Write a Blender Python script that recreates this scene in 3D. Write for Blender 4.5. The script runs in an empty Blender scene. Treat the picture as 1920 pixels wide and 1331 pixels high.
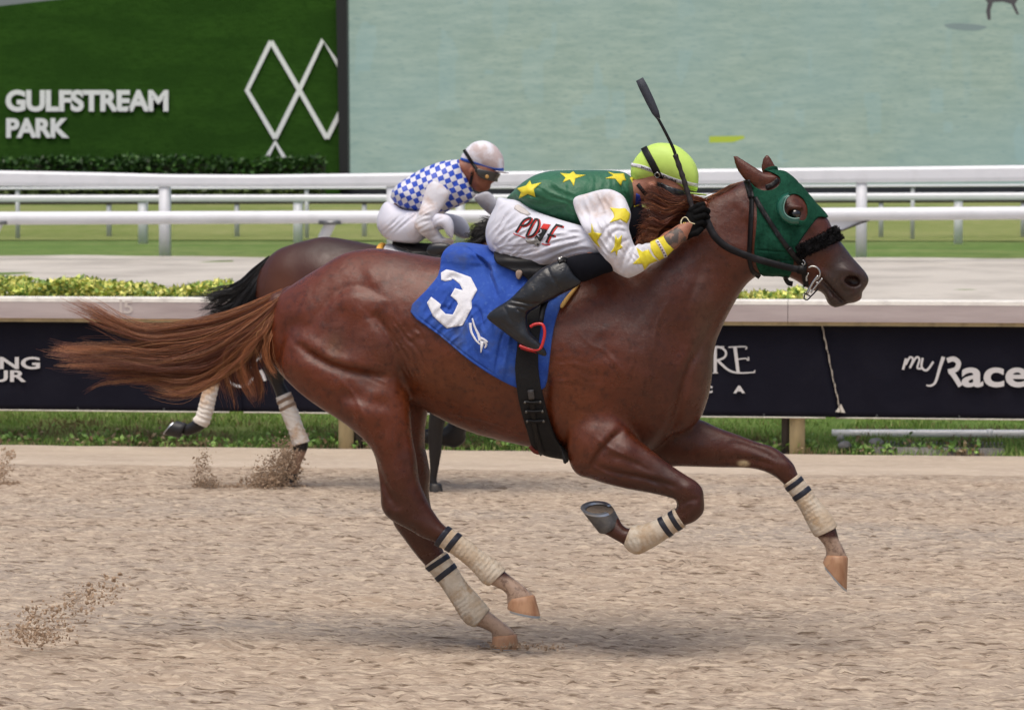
import bpy, bmesh, math, random
import numpy as np
from mathutils import Vector, Matrix
from mathutils.bvhtree import BVHTree
from mathutils.geometry import delaunay_2d_cdt

random.seed(7); np.random.seed(7)
scene = bpy.context.scene
COL = scene.collection
# ------------------------------------------------------------------ camera
FPX, HOR, CAMZ = 5640.0, 416.0, 1.70          # focal length and horizon in photo pixels, eye height
PITCH = math.atan((665.5 - HOR) / FPX)
cam_d = bpy.data.cameras.new('camera'); cam = bpy.data.objects.new('camera', cam_d); COL.objects.link(cam)
cam.location = (0, 0, CAMZ); cam.rotation_euler = (math.pi/2 - PITCH, 0, 0)
cam_d.sensor_width = 36; cam_d.lens = FPX/1920*36; cam_d.clip_end = 3000; cam_d.clip_start = .1
cam_d.dof.use_dof = True; cam_d.dof.focus_distance = 11.75; cam_d.dof.aperture_fstop = 7.5
scene.camera = cam
# ------------------------------------------------------------------ sky, sun, exposure
SUN_EL, SUN_AZ = math.radians(70), math.radians(200)      # bright hazy overcast; azimuth clockwise from +Y
world = bpy.data.worlds.new('World'); scene.world = world; world.use_nodes = True
wn = world.node_tree.nodes; wl = world.node_tree.links
sky = wn.new('ShaderNodeTexSky'); sky.sky_type = 'NISHITA'; sky.sun_disc = False
sky.sun_elevation = SUN_EL; sky.sun_rotation = SUN_AZ; sky.dust_density = 6.0; sky.air_density = 1.0; sky.ozone_density = 1.0
bgn = wn['Background']; bgn.inputs['Strength'].default_value = 0.112
wl.new(sky.outputs['Color'], bgn.inputs['Color'])
sun_d = bpy.data.lights.new('sun', 'SUN'); sun_d.energy = 1.5; sun_d.angle = math.radians(46); sun_d.color = (1.0, .97, .90)
sun = bpy.data.objects.new('sun', sun_d); COL.objects.link(sun)
sdir = Vector((math.sin(SUN_AZ)*math.cos(SUN_EL), math.cos(SUN_AZ)*math.cos(SUN_EL), math.sin(SUN_EL)))
sun.rotation_euler = sdir.to_track_quat('Z', 'Y').to_euler(); sun.location = (0, 0, 30)
scene.view_settings.view_transform = 'Standard'; scene.view_settings.look = 'None'
scene.view_settings.exposure = 0.24; scene.view_settings.gamma = 1.0; scene.view_settings.use_curve_mapping = False
scene.render.engine = 'CYCLES'
scene.cycles.use_denoising = True
scene.cycles.max_bounces = 6

# ------------------------------------------------------------------ pixels, rays, frames
_f = np.array([0, math.cos(PITCH), -math.sin(PITCH)]); _up = np.array([0, math.sin(PITCH), math.cos(PITCH)])
CAMP = np.array([0, 0, CAMZ])
def rays(px, py):
    px = np.asarray(px, float); py = np.asarray(py, float)
    a = (px-960)/FPX; b = (665.5-py)/FPX
    return a[..., None]*np.array([1., 0, 0]) + b[..., None]*_up + _f
class Frame:
    """u along the running direction (right, slightly towards the camera), v away from the camera, z up"""
    def __init__(self, O, yaw):
        self.O = np.array(O, float); self.yaw = yaw
        self.eu = np.array([math.cos(yaw), -math.sin(yaw), 0]); self.ev = np.array([math.sin(yaw), math.cos(yaw), 0])
        d = CAMP - self.O
        self.cam = np.array([d @ self.eu, d @ self.ev, d[2]])
    def uz(self, px, py, v=0.):
        d = rays(px, py); dv = d @ self.ev
        t = (np.asarray(v) - self.cam[1]) / dv
        return self.cam[0] + t*(d @ self.eu), self.cam[2] + t*d[..., 2]
    def loc(self, px, py, v=0.):
        u, z = self.uz(px, py, v)
        return np.stack([u, np.broadcast_to(np.asarray(v, float), u.shape), z], -1)
    def px(self, u, v, z):
        w = self.O + np.asarray(u)[..., None]*self.eu + np.asarray(v)[..., None]*self.ev + np.asarray(z)[..., None]*np.array([0, 0, 1.]) - CAMP
        dpt = w @ _f
        return 960 + FPX*w[..., 0]/dpt, 665.5 - FPX*(w @ _up)/dpt
    def dirl(self, px, py):
        d = rays(px, py); return np.stack([d @ self.eu, d @ self.ev, d[..., 2]], -1)

YAW = math.radians(8.5)
# ------------------------------------------------------------------ objects
def tag(o, label=None, cat=None, group=None, kind=None):
    for k_, v_ in (('label', label), ('category', cat), ('group', group), ('kind', kind)):
        if v_: o[k_] = v_
    return o
def empty(name, fr=None, loc=(0, 0, 0), label=None, cat=None, group=None):
    o = bpy.data.objects.new(name, None); COL.objects.link(o); o.empty_display_size = .2
    if fr is not None:
        o.location = Vector(fr.O) + Vector(fr.eu)*loc[0] + Vector(fr.ev)*loc[1] + Vector((0, 0, loc[2])); o.rotation_euler = (0, 0, -fr.yaw)
        o['_off'] = list(loc)
    else: o.location = loc; o['_off'] = [0, 0, 0]
    return tag(o, label, cat, group)
def mesh_obj(name, V, Fc, mat, parent=None, smooth=True, fr=None, cols=None):
    """vertices are in frame coordinates; parent Empties sit in that frame (their offset is subtracted)"""
    V = np.asarray(V, float)
    if parent is not None and '_off' in parent: V = V - np.array(list(parent['_off']))
    me = bpy.data.meshes.new(name)
    me.from_pydata(V.tolist(), [], Fc.tolist() if isinstance(Fc, np.ndarray) else Fc)
    if smooth: me.polygons.foreach_set('use_smooth', [True]*len(me.polygons))
    if cols is not None:
        at = me.color_attributes.new('Col', 'FLOAT_COLOR', 'POINT')
        at.data.foreach_set('color', np.concatenate([cols, np.ones((len(V), 1))], 1).astype(np.float32).ravel())
    if mat is not None: me.materials.append(mat)
    me.update()
    o = bpy.data.objects.new(name, me); COL.objects.link(o)
    if parent is not None:
        o.parent = parent
        if '_off' in parent: o['_off'] = list(parent['_off'])
    elif fr is not None: o.location = Vector(fr.O); o.rotation_euler = (0, 0, -fr.yaw)
    return o

# ------------------------------------------------------------------ materials
def srgb(r, g, b):
    f = lambda c: c/12.92 if c <= .04045 else ((c+.055)/1.055)**2.4
    return (f(r/255), f(g/255), f(b/255))
def material(name, base=(.5, .5, .5), rough=.6, var=None, bump=None, spec=.5, metal=0, coat=0, sheen=0, attr=False, stretch=None,
             dirt=None, emit=None, bump2=None, coat_rough=.3, trans=0, roughvar=None):
    m = bpy.data.materials.new(name); m.use_nodes = True
    N, L = m.node_tree.nodes, m.node_tree.links; b = N['Principled BSDF']
    b.inputs['Base Color'].default_value = (*base, 1); b.inputs['Roughness'].default_value = rough
    b.inputs['Specular IOR Level'].default_value = spec; b.inputs['Metallic'].default_value = metal
    b.inputs['Coat Weight'].default_value = coat; b.inputs['Coat Roughness'].default_value = coat_rough
    if sheen:
        b.inputs['Sheen Weight'].default_value = sheen; b.inputs['Sheen Roughness'].default_value = .4
    tc = N.new('ShaderNodeTexCoord'); co = tc.outputs['Object']
    if stretch:
        mp = N.new('ShaderNodeMapping'); mp.inputs['Scale'].default_value = stretch; L.new(co, mp.inputs['Vector']); co = mp.outputs['Vector']
    def noise(sc, det=5, rgh=.6, vec=None):
        n = N.new('ShaderNodeTexNoise'); n.inputs['Scale'].default_value = sc; n.inputs['Detail'].default_value = det
        n.inputs['Roughness'].default_value = rgh; L.new(vec or co, n.inputs['Vector']); return n.outputs['Fac']
    def ramp(fac, lo, hi, a, c):
        r = N.new('ShaderNodeMapRange'); r.inputs['From Min'].default_value = lo; r.inputs['From Max'].default_value = hi
        r.inputs['To Min'].default_value = a; r.inputs['To Max'].default_value = c; L.new(fac, r.inputs['Value']); return r.outputs['Result']
    colour = None
    if attr:
        at = N.new('ShaderNodeVertexColor'); at.layer_name = 'Col'; colour = at.outputs['Color']
    def mix(c1, c2, fac, mode='MIX'):
        x = N.new('ShaderNodeMix'); x.data_type = 'RGBA'; x.blend_type = mode
        for sock, val in ((x.inputs[6], c1), (x.inputs[7], c2)):
            if isinstance(val, tuple): sock.default_value = (*val, 1)
            else: L.new(val, sock)
        if isinstance(fac, (int, float)): x.inputs[0].default_value = fac
        else: L.new(fac, x.inputs[0])
        return x.outputs[2]
    for vv in (var or []):            # (scale, colour2, lo, hi)
        sc, c2, lo, hi = vv
        colour = mix(colour if colour is not None else base, c2, ramp(noise(sc), lo, hi, 0, 1))
    if dirt:                          # (scale, colour, lo, hi): speckled mud with hard edges
        sc, c2, lo, hi = dirt
        colour = mix(colour if colour is not None else base, c2, ramp(noise(sc, 8, .75), lo, hi, 0, 1))
    if colour is not None: L.new(colour, b.inputs['Base Color'])
    last = None
    for bb in (bump, bump2):
        if bb:                        # (scale, strength, distance)
            bn = N.new('ShaderNodeBump'); bn.inputs['Strength'].default_value = bb[1]; bn.inputs['Distance'].default_value = bb[2]
            L.new(noise(bb[0], 4, .55), bn.inputs['Height'])
            if last is not None: L.new(last, bn.inputs['Normal'])
            last = bn.outputs['Normal']
    if last is not None: L.new(last, b.inputs['Normal'])
    if roughvar: L.new(ramp(noise(roughvar[0]), .35, .65, roughvar[1], roughvar[2]), b.inputs['Roughness'])
    if emit:
        b.inputs['Emission Color'].default_value = (*emit[0], 1); b.inputs['Emission Strength'].default_value = emit[1]
    if trans: b.inputs['Transmission Weight'].default_value = trans
    m['_b'] = 1
    return m

# ------------------------------------------------------------------ 2D outlines
def spline(P, n=4, closed=True):
    P = np.asarray(P, float); m = len(P); out = []
    for i in range(m if closed else m-1):
        if closed: p0, p1, p2, p3 = P[i-1], P[i], P[(i+1) % m], P[(i+2) % m]
        else: p0, p1, p2, p3 = P[max(i-1, 0)], P[i], P[i+1], P[min(i+2, m-1)]
        for t in np.arange(n)/n:
            out.append(.5*((2*p1)+(-p0+p2)*t+(2*p0-5*p1+4*p2-p3)*t*t+(-p0+3*p1-3*p2+p3)*t**3))
    if not closed: out.append(P[-1])
    return np.array(out)
def seg_dist(X, Y, P, closed):
    best = np.full(X.shape, 1e9); m = len(P)
    for i in range(m if closed else m-1):
        ax, ay = P[i]; bx, by = P[(i+1) % m]
        dx, dy = bx-ax, by-ay; L = dx*dx+dy*dy+1e-18
        t = np.clip(((X-ax)*dx+(Y-ay)*dy)/L, 0, 1)
        best = np.minimum(best, (X-ax-t*dx)**2+(Y-ay-t*dy)**2)
    return np.sqrt(best)
def inside(X, Y, P):
    r = np.zeros(X.shape, bool); m = len(P)
    for i in range(m):
        ax, ay = P[i]; bx, by = P[(i+1) % m]
        if ay == by: continue
        c = ((ay > Y) != (by > Y)) & (X < (bx-ax)*(Y-ay)/(by-ay)+ax)
        r ^= c
    return r
def poly_sdf(X, Y, P): return np.where(inside(X, Y, P), -1, 1)*seg_dist(X, Y, P, True)

def inflate(d2, h):
    """membrane over the outline (laplacian = -2, zero on the rim) so that sqrt gives round cross sections"""
    levels = [d2]
    while min(levels[-1].shape) > 24 and len(levels) < 4: levels.append(levels[-1][::2, ::2])
    P = None
    for li in range(len(levels)-1, -1, -1):
        m = levels[li] < 0; hh = h*2**li
        if P is None: P = np.zeros(m.shape)
        else:
            P = np.repeat(np.repeat(P, 2, 0), 2, 1)[:m.shape[0], :m.shape[1]]
            if P.shape != m.shape: P = np.pad(P, ((0, m.shape[0]-P.shape[0]), (0, m.shape[1]-P.shape[1])), 'edge')
            P = P*m
        ii, jj = np.indices(m.shape); par = [((ii+jj) % 2 == q) & m for q in (0, 1)]
        for it in range(160 if li else 90):
            for q in (0, 1):
                A = np.zeros_like(P)
                A[1:-1, 1:-1] = (P[2:, 1:-1]+P[:-2, 1:-1]+P[1:-1, 2:]+P[1:-1, :-2]+2*hh*hh)/4
                P = np.where(par[q], P+1.85*(A-P), P)
    P = np.maximum(P, 0)
    dist = -d2; ok = dist > 1.5*h
    if ok.sum() < 10: ok = dist > .4*h
    R = np.where(ok, P/np.maximum(dist, 1e-6), 0.); Wt = ok.astype(float)
    for it in range(14):
        sR = np.zeros_like(R); sW = np.zeros_like(R)
        for dx, dy in ((1, 0), (-1, 0), (0, 1), (0, -1), (0, 0)):
            sR += np.roll(np.roll(R*Wt, dx, 0), dy, 1); sW += np.roll(np.roll(Wt, dx, 0), dy, 1)
        new = (Wt == 0) & (sW > 0)
        R = np.where(new, sR/np.maximum(sW, 1e-9), R); Wt = np.where(new, 1., Wt)
    R = np.where(Wt == 0, .05, R)
    return np.where(ok, P, R*dist)

def idw(spec, PX, PY, p=3.0):
    if np.isscalar(spec): return np.full(np.shape(PX), float(spec))
    num = 0; den = 0
    for x, y, val in spec:
        w = 1/((PX-x)**2+(PY-y)**2+15.0)**(p/2); num = num+w*val; den = den+w
    return num/den
def mods_eval(mods, PX, PY):
    out = np.zeros(PX.shape)
    for m_ in mods:
        if m_[0] == 'g':
            _, pts, w, dep = m_
            P = spline(pts, 4, False)
            x0, y0 = P.min(0)-3*w; x1, y1 = P.max(0)+3*w
            sel = (PX > x0) & (PX < x1) & (PY > y0) & (PY < y1)
            if not sel.any(): continue
            X, Y = PX[sel], PY[sel]; best = np.full(X.shape, 1e9); tp = np.zeros(X.shape); m = len(P)
            for i in range(m-1):                          # fades out towards both ends
                ax, ay = P[i]; dx, dy = P[i+1]-P[i]; t = np.clip(((X-ax)*dx+(Y-ay)*dy)/(dx*dx+dy*dy+1e-12), 0, 1)
                q = (X-ax-t*dx)**2+(Y-ay-t*dy)**2; c = q < best; best[c] = q[c]; tp[c] = ((i+t)/(m-1))[c]
            out[sel] -= dep*np.exp(-best/w**2)*np.clip(np.sin(math.pi*np.clip(tp*.94+.03, 0, 1))*1.6, 0, 1)
        elif m_[0] == 's':                                # step: one side of the line stands proud of the other
            _, pts, w, reach, hgt = m_
            P = spline(pts, 4, False); x0, y0 = P.min(0)-2.5*reach; x1, y1 = P.max(0)+2.5*reach
            sel = (PX > x0) & (PX < x1) & (PY > y0) & (PY < y1)
            if not sel.any(): continue
            X, Y = PX[sel], PY[sel]; best = np.full(X.shape, 1e9); tp = np.zeros(X.shape); sg = np.zeros(X.shape); m = len(P)
            for i in range(m-1):
                ax, ay = P[i]; dx, dy = P[i+1]-P[i]; t = np.clip(((X-ax)*dx+(Y-ay)*dy)/(dx*dx+dy*dy+1e-12), 0, 1)
                q = (X-ax-t*dx)**2+(Y-ay-t*dy)**2; c = q < best; best[c] = q[c]; tp[c] = ((i+t)/(m-1))[c]; sg[c] = np.sign(dx*(Y-ay)-dy*(X-ax))[c]
            d = np.sqrt(best); out[sel] += hgt*np.tanh(sg*d/w)*np.exp(-(d/reach)**2)*np.clip(np.sin(math.pi*np.clip(tp*.94+.03, 0, 1))*1.6, 0, 1)
        elif m_[0] == 'n':                                # uneven flesh: (size in pixels, height, seed)
            _, sc, hgt, sd = m_; out += hgt*(vnoise(PX/sc, PY/sc, sd)+.5*vnoise(PX/sc*2.1, PY/sc*2.1, sd+1)-.75)
        elif m_[0] == 'w':                                # creases: patch with waves across the given angle
            _, cx, cy, rx, ry, ang, wl, hgt, sd = m_
            c, s = math.cos(math.radians(ang)), math.sin(math.radians(ang)); a = (PX-cx)*c+(PY-cy)*s; b = -(PX-cx)*s+(PY-cy)*c
            ph = 2.6*vnoise(PX/26., PY/26., sd); msk = np.exp(-((a/rx)**2+(b/ry)**2)**2)*np.clip(vnoise(a/34.+7, b/11., sd+3)*2.4-.6, 0, 1)
            out += hgt*msk*(1-2*np.abs(np.sin(b/wl*math.pi+ph)))
        else:
            _, cx, cy, rx, ry, ang, hgt = m_
            c, s = math.cos(math.radians(ang)), math.sin(math.radians(ang))
            a = ((PX-cx)*c+(PY-cy)*s)/rx; b = (-(PX-cx)*s+(PY-cy)*c)/ry
            out += hgt*np.exp(-(a*a+b*b))
    return out
def smin(a, b, k):
    if k <= 0: return np.minimum(a, b)
    h_ = np.maximum(k-np.abs(a-b), 0)/k
    return np.minimum(a, b)-h_*h_*k*.25

class Grid:
    def __init__(self, fr, lo, hi, h):
        self.fr = fr; self.lo = np.array(lo, float); self.h = h
        self.n = np.ceil((np.array(hi)-self.lo)/h).astype(int)+1
        self.ax = [self.lo[i]+h*np.arange(self.n[i]) for i in range(3)]
        self.D = np.full(tuple(self.n), .3, np.float32)
    @staticmethod
    def around(fr, pxs, vr, h, pad=.06):
        """grid that covers a pixel box at the given v range"""
        x0, y0, x1, y1 = pxs
        us, zs = fr.uz(np.array([x0, x1, x0, x1]*2), np.array([y0, y0, y1, y1]*2), np.array([vr[0]]*4+[vr[1]]*4))
        return Grid(fr, (us.min()-pad, vr[0]-pad, zs.min()-pad), (us.max()+pad, vr[1]+pad, zs.max()+pad), h)
    def _sl(self, lo, hi):
        a = np.clip(np.floor((np.array(lo)-self.lo)/self.h).astype(int), 0, self.n-1); b = np.clip(np.ceil((np.array(hi)-self.lo)/self.h).astype(int)+1, 1, self.n)
        return a, b
    def combine(self, a, b, d, k, op):
        sl = tuple(slice(a[i], b[i]) for i in range(3)); d = np.clip(d, -.3, .3).astype(np.float32)
        self.D[sl] = smin(self.D[sl], d, k) if op == 'u' else -smin(-self.D[sl], d, k)
    def add(self, pts, v0=0., s=1., k=.02, mods=(), op='u', n=4, near_only=False, tmax=None):
        fr, h = self.fr, self.h
        P = spline(pts, n) if n > 1 else np.asarray(pts, float)
        pv = idw(v0, P[:, 0], P[:, 1]); u, z = fr.uz(P[:, 0], P[:, 1], pv)
        P2 = np.stack([u, z], 1); pad = .045
        a, b = self._sl((u.min()-pad, -9, z.min()-pad), (u.max()+pad, 9, z.max()+pad))
        U, Z = np.meshgrid(self.ax[0][a[0]:b[0]], self.ax[2][a[2]:b[2]], indexing='ij')
        d2 = poly_sdf(U, Z, P2); Pm = inflate(d2, h)
        vv = float(np.mean(pv)); PX, PY = fr.px(U, np.full(U.shape, vv), Z)
        v2 = idw(v0, PX, PY); s2 = idw(s, PX, PY)
        if len(mods):
            T = np.sqrt(np.maximum(Pm, 0)); e = np.clip(T/.05, 0, 1); e = e*e*(3-2*e)
            Tn = np.maximum(T+mods_eval(mods, PX, PY)*e/s2, T*.25); Pm = np.where(Pm > 0, Tn*Tn, Pm)
        gu, gz = np.gradient(Pm, h)
        V = self.ax[1]; q = (V[None, :, None]-v2[:, None, :])/s2[:, None, :]
        F = Pm[:, None, :]-q*q
        g = np.sqrt((gu**2+gz**2)[:, None, :]+(2*q/s2[:, None, :])**2)
        d = -F/np.maximum(g, 2e-3)
        d = np.where(d2[:, None, :] > 0, np.maximum(d, d2[:, None, :]), d)
        self.combine(a, b, d, k, op); return self
    def chain(self, pts, k=.02, op='u', sv=1.0, loc=False):
        """tapered tube through (px, py, v, radius in metres)"""
        fr = self.fr; Q = []
        for p in pts: Q.append(np.array([*(p[:3] if loc else fr.loc(p[0], p[1], p[2])), p[3]]))
        for i in range(len(Q)-1):
            A, B = Q[i], Q[i+1]; r = max(A[3], B[3])*max(sv, 1)+.04
            a, b = self._sl(np.minimum(A[:3], B[:3])-r, np.maximum(A[:3], B[:3])+r)
            if (b <= a).any(): continue
            X = self.ax[0][a[0]:b[0], None, None]; Y = self.ax[1][None, a[1]:b[1], None]; Z = self.ax[2][None, None, a[2]:b[2]]
            ab = B[:3]-A[:3]; L = ab @ ab+1e-12
            t = np.clip(((X-A[0])*ab[0]+(Y-A[1])*ab[1]+(Z-A[2])*ab[2])/L, 0, 1)
            d = np.sqrt((X-A[0]-t*ab[0])**2+((Y-A[1]-t*ab[1])/sv)**2+(Z-A[2]-t*ab[2])**2)-(A[3]+t*(B[3]-A[3]))
            self.combine(a, b, d, k, op)
        return self
    def ball(self, px, py, v, r, k=.02, op='u', loc=False):
        """ellipsoid with radii r = (u, v, z)"""
        c = np.array([px, py, v]) if loc else self.fr.loc(px, py, v); r = np.array(r if not np.isscalar(r) else (r, r, r), float)
        a, b = self._sl(c-r-.04, c+r+.04)
        X = (self.ax[0][a[0]:b[0], None, None]-c[0])/r[0]; Y = (self.ax[1][None, a[1]:b[1], None]-c[1])/r[1]; Z = (self.ax[2][None, None, a[2]:b[2]]-c[2])/r[2]
        q = np.sqrt(X*X+Y*Y+Z*Z); q2 = np.sqrt((X/r[0])**2+(Y/r[1])**2+(Z/r[2])**2)+1e-9
        self.combine(a, b, q*(q-1)/q2, k, op); return self
    def mesh(self, smooth=2):
        return nets(self.D, self.lo, self.h, smooth)
    def sub(self, lo, hi, up=True):
        a, b = self._sl(lo, hi); D = self.D[tuple(slice(a[i], b[i]) for i in range(3))].astype(np.float32); g = Grid.__new__(Grid)
        g.fr = self.fr; g.h = self.h; g.lo = self.lo+a*self.h
        if up:
            for ax in range(3):
                n_ = D.shape[ax]; sh = list(D.shape); sh[ax] = 2*n_-1; E = np.empty(sh, np.float32)
                i0 = [slice(None)]*3; i1 = [slice(None)]*3; i0[ax] = slice(0, None, 2); i1[ax] = slice(1, None, 2)
                lo_ = [slice(None)]*3; hi_ = [slice(None)]*3; lo_[ax] = slice(0, n_-1); hi_[ax] = slice(1, n_)
                E[tuple(i0)] = D; E[tuple(i1)] = .5*(D[tuple(lo_)]+D[tuple(hi_)]); D = E
            g.h = self.h/2
        g.D = D; g.n = np.array(D.shape); g.ax = [g.lo[i]+g.h*np.arange(g.n[i]) for i in range(3)]
        return g
    def shell(self, pts, off, vp=0., vlim=None, n=3, holes=(), mods=(), up=True, edge=.004, noise=None, smooth=2):
        """layer that follows this surface at a distance off, cut out by an outline traced at depth vp"""
        fr = self.fr; P = spline(pts, n) if n > 1 else np.asarray(pts, float)
        u, z = fr.uz(P[:, 0], P[:, 1], vp); P2 = np.stack([u, z], 1)
        vl = vlim or (-9, 9)
        g = self.sub((u.min()-.03, vl[0]-.03, z.min()-.03), (u.max()+.03, vl[1]+.03, z.max()+.03), up)
        U, Z = np.meshgrid(g.ax[0], g.ax[2], indexing='ij'); cut = poly_sdf(U, Z, P2)
        for H in holes:
            Hs = spline(H, n); hu, hz = fr.uz(Hs[:, 0], Hs[:, 1], vp); cut = np.maximum(cut, -poly_sdf(U, Z, np.stack([hu, hz], 1)))
        offm = np.full(U.shape, off)
        if len(mods):
            PX, PY = fr.px(U, np.full(U.shape, vp), Z); offm = offm+mods_eval(mods, PX, PY)
        if noise is not None: offm = offm+noise(U, Z)
        E = -smin(-(g.D-offm[:, None, :].astype(np.float32)), -cut[:, None, :].astype(np.float32), edge)
        V = g.ax[1][None, :, None]
        if vlim: E = np.maximum(E, np.maximum(vl[0]-V, V-vl[1]))
        g.D = E.astype(np.float32)
        for ax in range(3):            # close the border of the box
            i0 = [slice(None)]*3; i0[ax] = 0; g.D[tuple(i0)] = .05; i0[ax] = -1; g.D[tuple(i0)] = .05
        return g.mesh(smooth)

def nets(D, lo, h, smooth=2):
    ins = D < 0
    n0, n1, n2 = D.shape
    c = np.zeros((n0-1, n1-1, n2-1), np.int8)
    for dx in (0, 1):
        for dy in (0, 1):
            for dz in (0, 1): c += ins[dx:n0-1+dx, dy:n1-1+dy, dz:n2-1+dz]
    act = (c > 0) & (c < 8); idx = np.argwhere(act)
    cid = np.full(act.shape, -1, np.int32); cid[act] = np.arange(len(idx))
    corners = np.array([(x, y, z) for x in (0, 1) for y in (0, 1) for z in (0, 1)])
    vals = np.stack([D[idx[:, 0]+q[0], idx[:, 1]+q[1], idx[:, 2]+q[2]] for q in corners], 1).astype(float)
    acc = np.zeros((len(idx), 3)); cnt = np.zeros(len(idx))
    for i in range(8):
        for j in range(i+1, 8):
            if np.abs(corners[i]-corners[j]).sum() != 1: continue
            a, b = vals[:, i], vals[:, j]; cr = (a < 0) != (b < 0)
            t = np.where(cr, a/np.where(cr, a-b, 1), 0)
            acc += np.where(cr[:, None], corners[i]+t[:, None]*(corners[j]-corners[i]), 0); cnt += cr
    V = (idx+acc/np.maximum(cnt, 1)[:, None])*h+np.asarray(lo)
    quads = []
    for ax in range(3):
        o1, o2 = [(1, 2), (2, 0), (0, 1)][ax]
        sl0 = [slice(None)]*3; sl1 = [slice(None)]*3
        sl0[ax] = slice(0, D.shape[ax]-1); sl1[ax] = slice(1, None)
        for o in (o1, o2): sl0[o] = slice(1, D.shape[o]-1); sl1[o] = slice(1, D.shape[o]-1)
        A, B = ins[tuple(sl0)], ins[tuple(sl1)]
        for flip, msk in ((False, A & ~B), (True, ~A & B)):
            e = np.argwhere(msk)
            if not len(e): continue
            e[:, o1] += 1; e[:, o2] += 1
            f = []
            for p, q in ((-1, -1), (0, -1), (0, 0), (-1, 0)):
                cc = e.copy(); cc[:, o1] += p; cc[:, o2] += q; f.append(cid[cc[:, 0], cc[:, 1], cc[:, 2]])
            f = np.stack(f, 1); quads.append(f[:, ::-1] if flip else f)
    Q = np.concatenate(quads) if quads else np.zeros((0, 4), int)
    if smooth and len(Q):
        E = np.concatenate([Q[:, [0, 1]], Q[:, [1, 2]], Q[:, [2, 3]], Q[:, [3, 0]]]); m = len(V)
        deg = np.bincount(E[:, 0], minlength=m)+np.bincount(E[:, 1], minlength=m)
        for it in range(smooth*2):
            S = np.stack([np.bincount(E[:, 0], V[E[:, 1], a], m)+np.bincount(E[:, 1], V[E[:, 0], a], m) for a in range(3)], 1)/np.maximum(deg, 1)[:, None]
            V = V+(.5 if it % 2 == 0 else -.52)*(S-V)
    return V, Q

def bvh_of(V, Q): return BVHTree.FromPolygons([tuple(v) for v in np.asarray(V).tolist()], Q.tolist() if isinstance(Q, np.ndarray) else Q)

def cdt(poly, step, holes=()):
    """triangulated fill of a pixel polygon with inner points so that it can be bent onto a surface"""
    P = np.asarray(poly, float); x0, y0 = P.min(0); x1, y1 = P.max(0)
    def dense(R):
        out = []
        for i in range(len(R)):
            a, b = R[i], R[(i+1) % len(R)]; k_ = max(1, int(np.linalg.norm(b-a)/step)); out += [a+(b-a)*t/k_ for t in range(k_)]
        return np.array(out)
    loops = [dense(P)]+[dense(np.asarray(hh, float)) for hh in holes]
    X, Y = np.meshgrid(np.arange(x0+step*.5, x1, step), np.arange(y0+step*.5, y1, step)); X, Y = X.ravel(), Y.ravel()
    ok = np.ones(len(X), bool)
    if len(X):
        ok = inside(X, Y, loops[0]) & (seg_dist(X, Y, loops[0], True) > step*.45)
        for hh in loops[1:]: ok &= ~inside(X, Y, hh) & (seg_dist(X, Y, hh, True) > step*.45)
    verts = [Vector(p) for l in loops for p in l]; edges = []; base = 0
    for l in loops:
        edges += [(base+i, base+(i+1) % len(l)) for i in range(len(l))]; base += len(l)
    verts += [Vector((x, y)) for x, y in zip(X[ok], Y[ok])]
    r = delaunay_2d_cdt(verts, edges, [], 2 if False else 0, 1e-4)
    vo = np.array([tuple(v) for v in r[0]]); tri = [f for f in r[2]]
    cen = np.array([vo[list(f)].mean(0) for f in tri])
    keep = inside(cen[:, 0], cen[:, 1], loops[0])
    for hh in loops[1:]: keep &= ~inside(cen[:, 0], cen[:, 1], hh)
    return vo, [f for f, k_ in zip(tri, keep) if k_]
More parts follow.
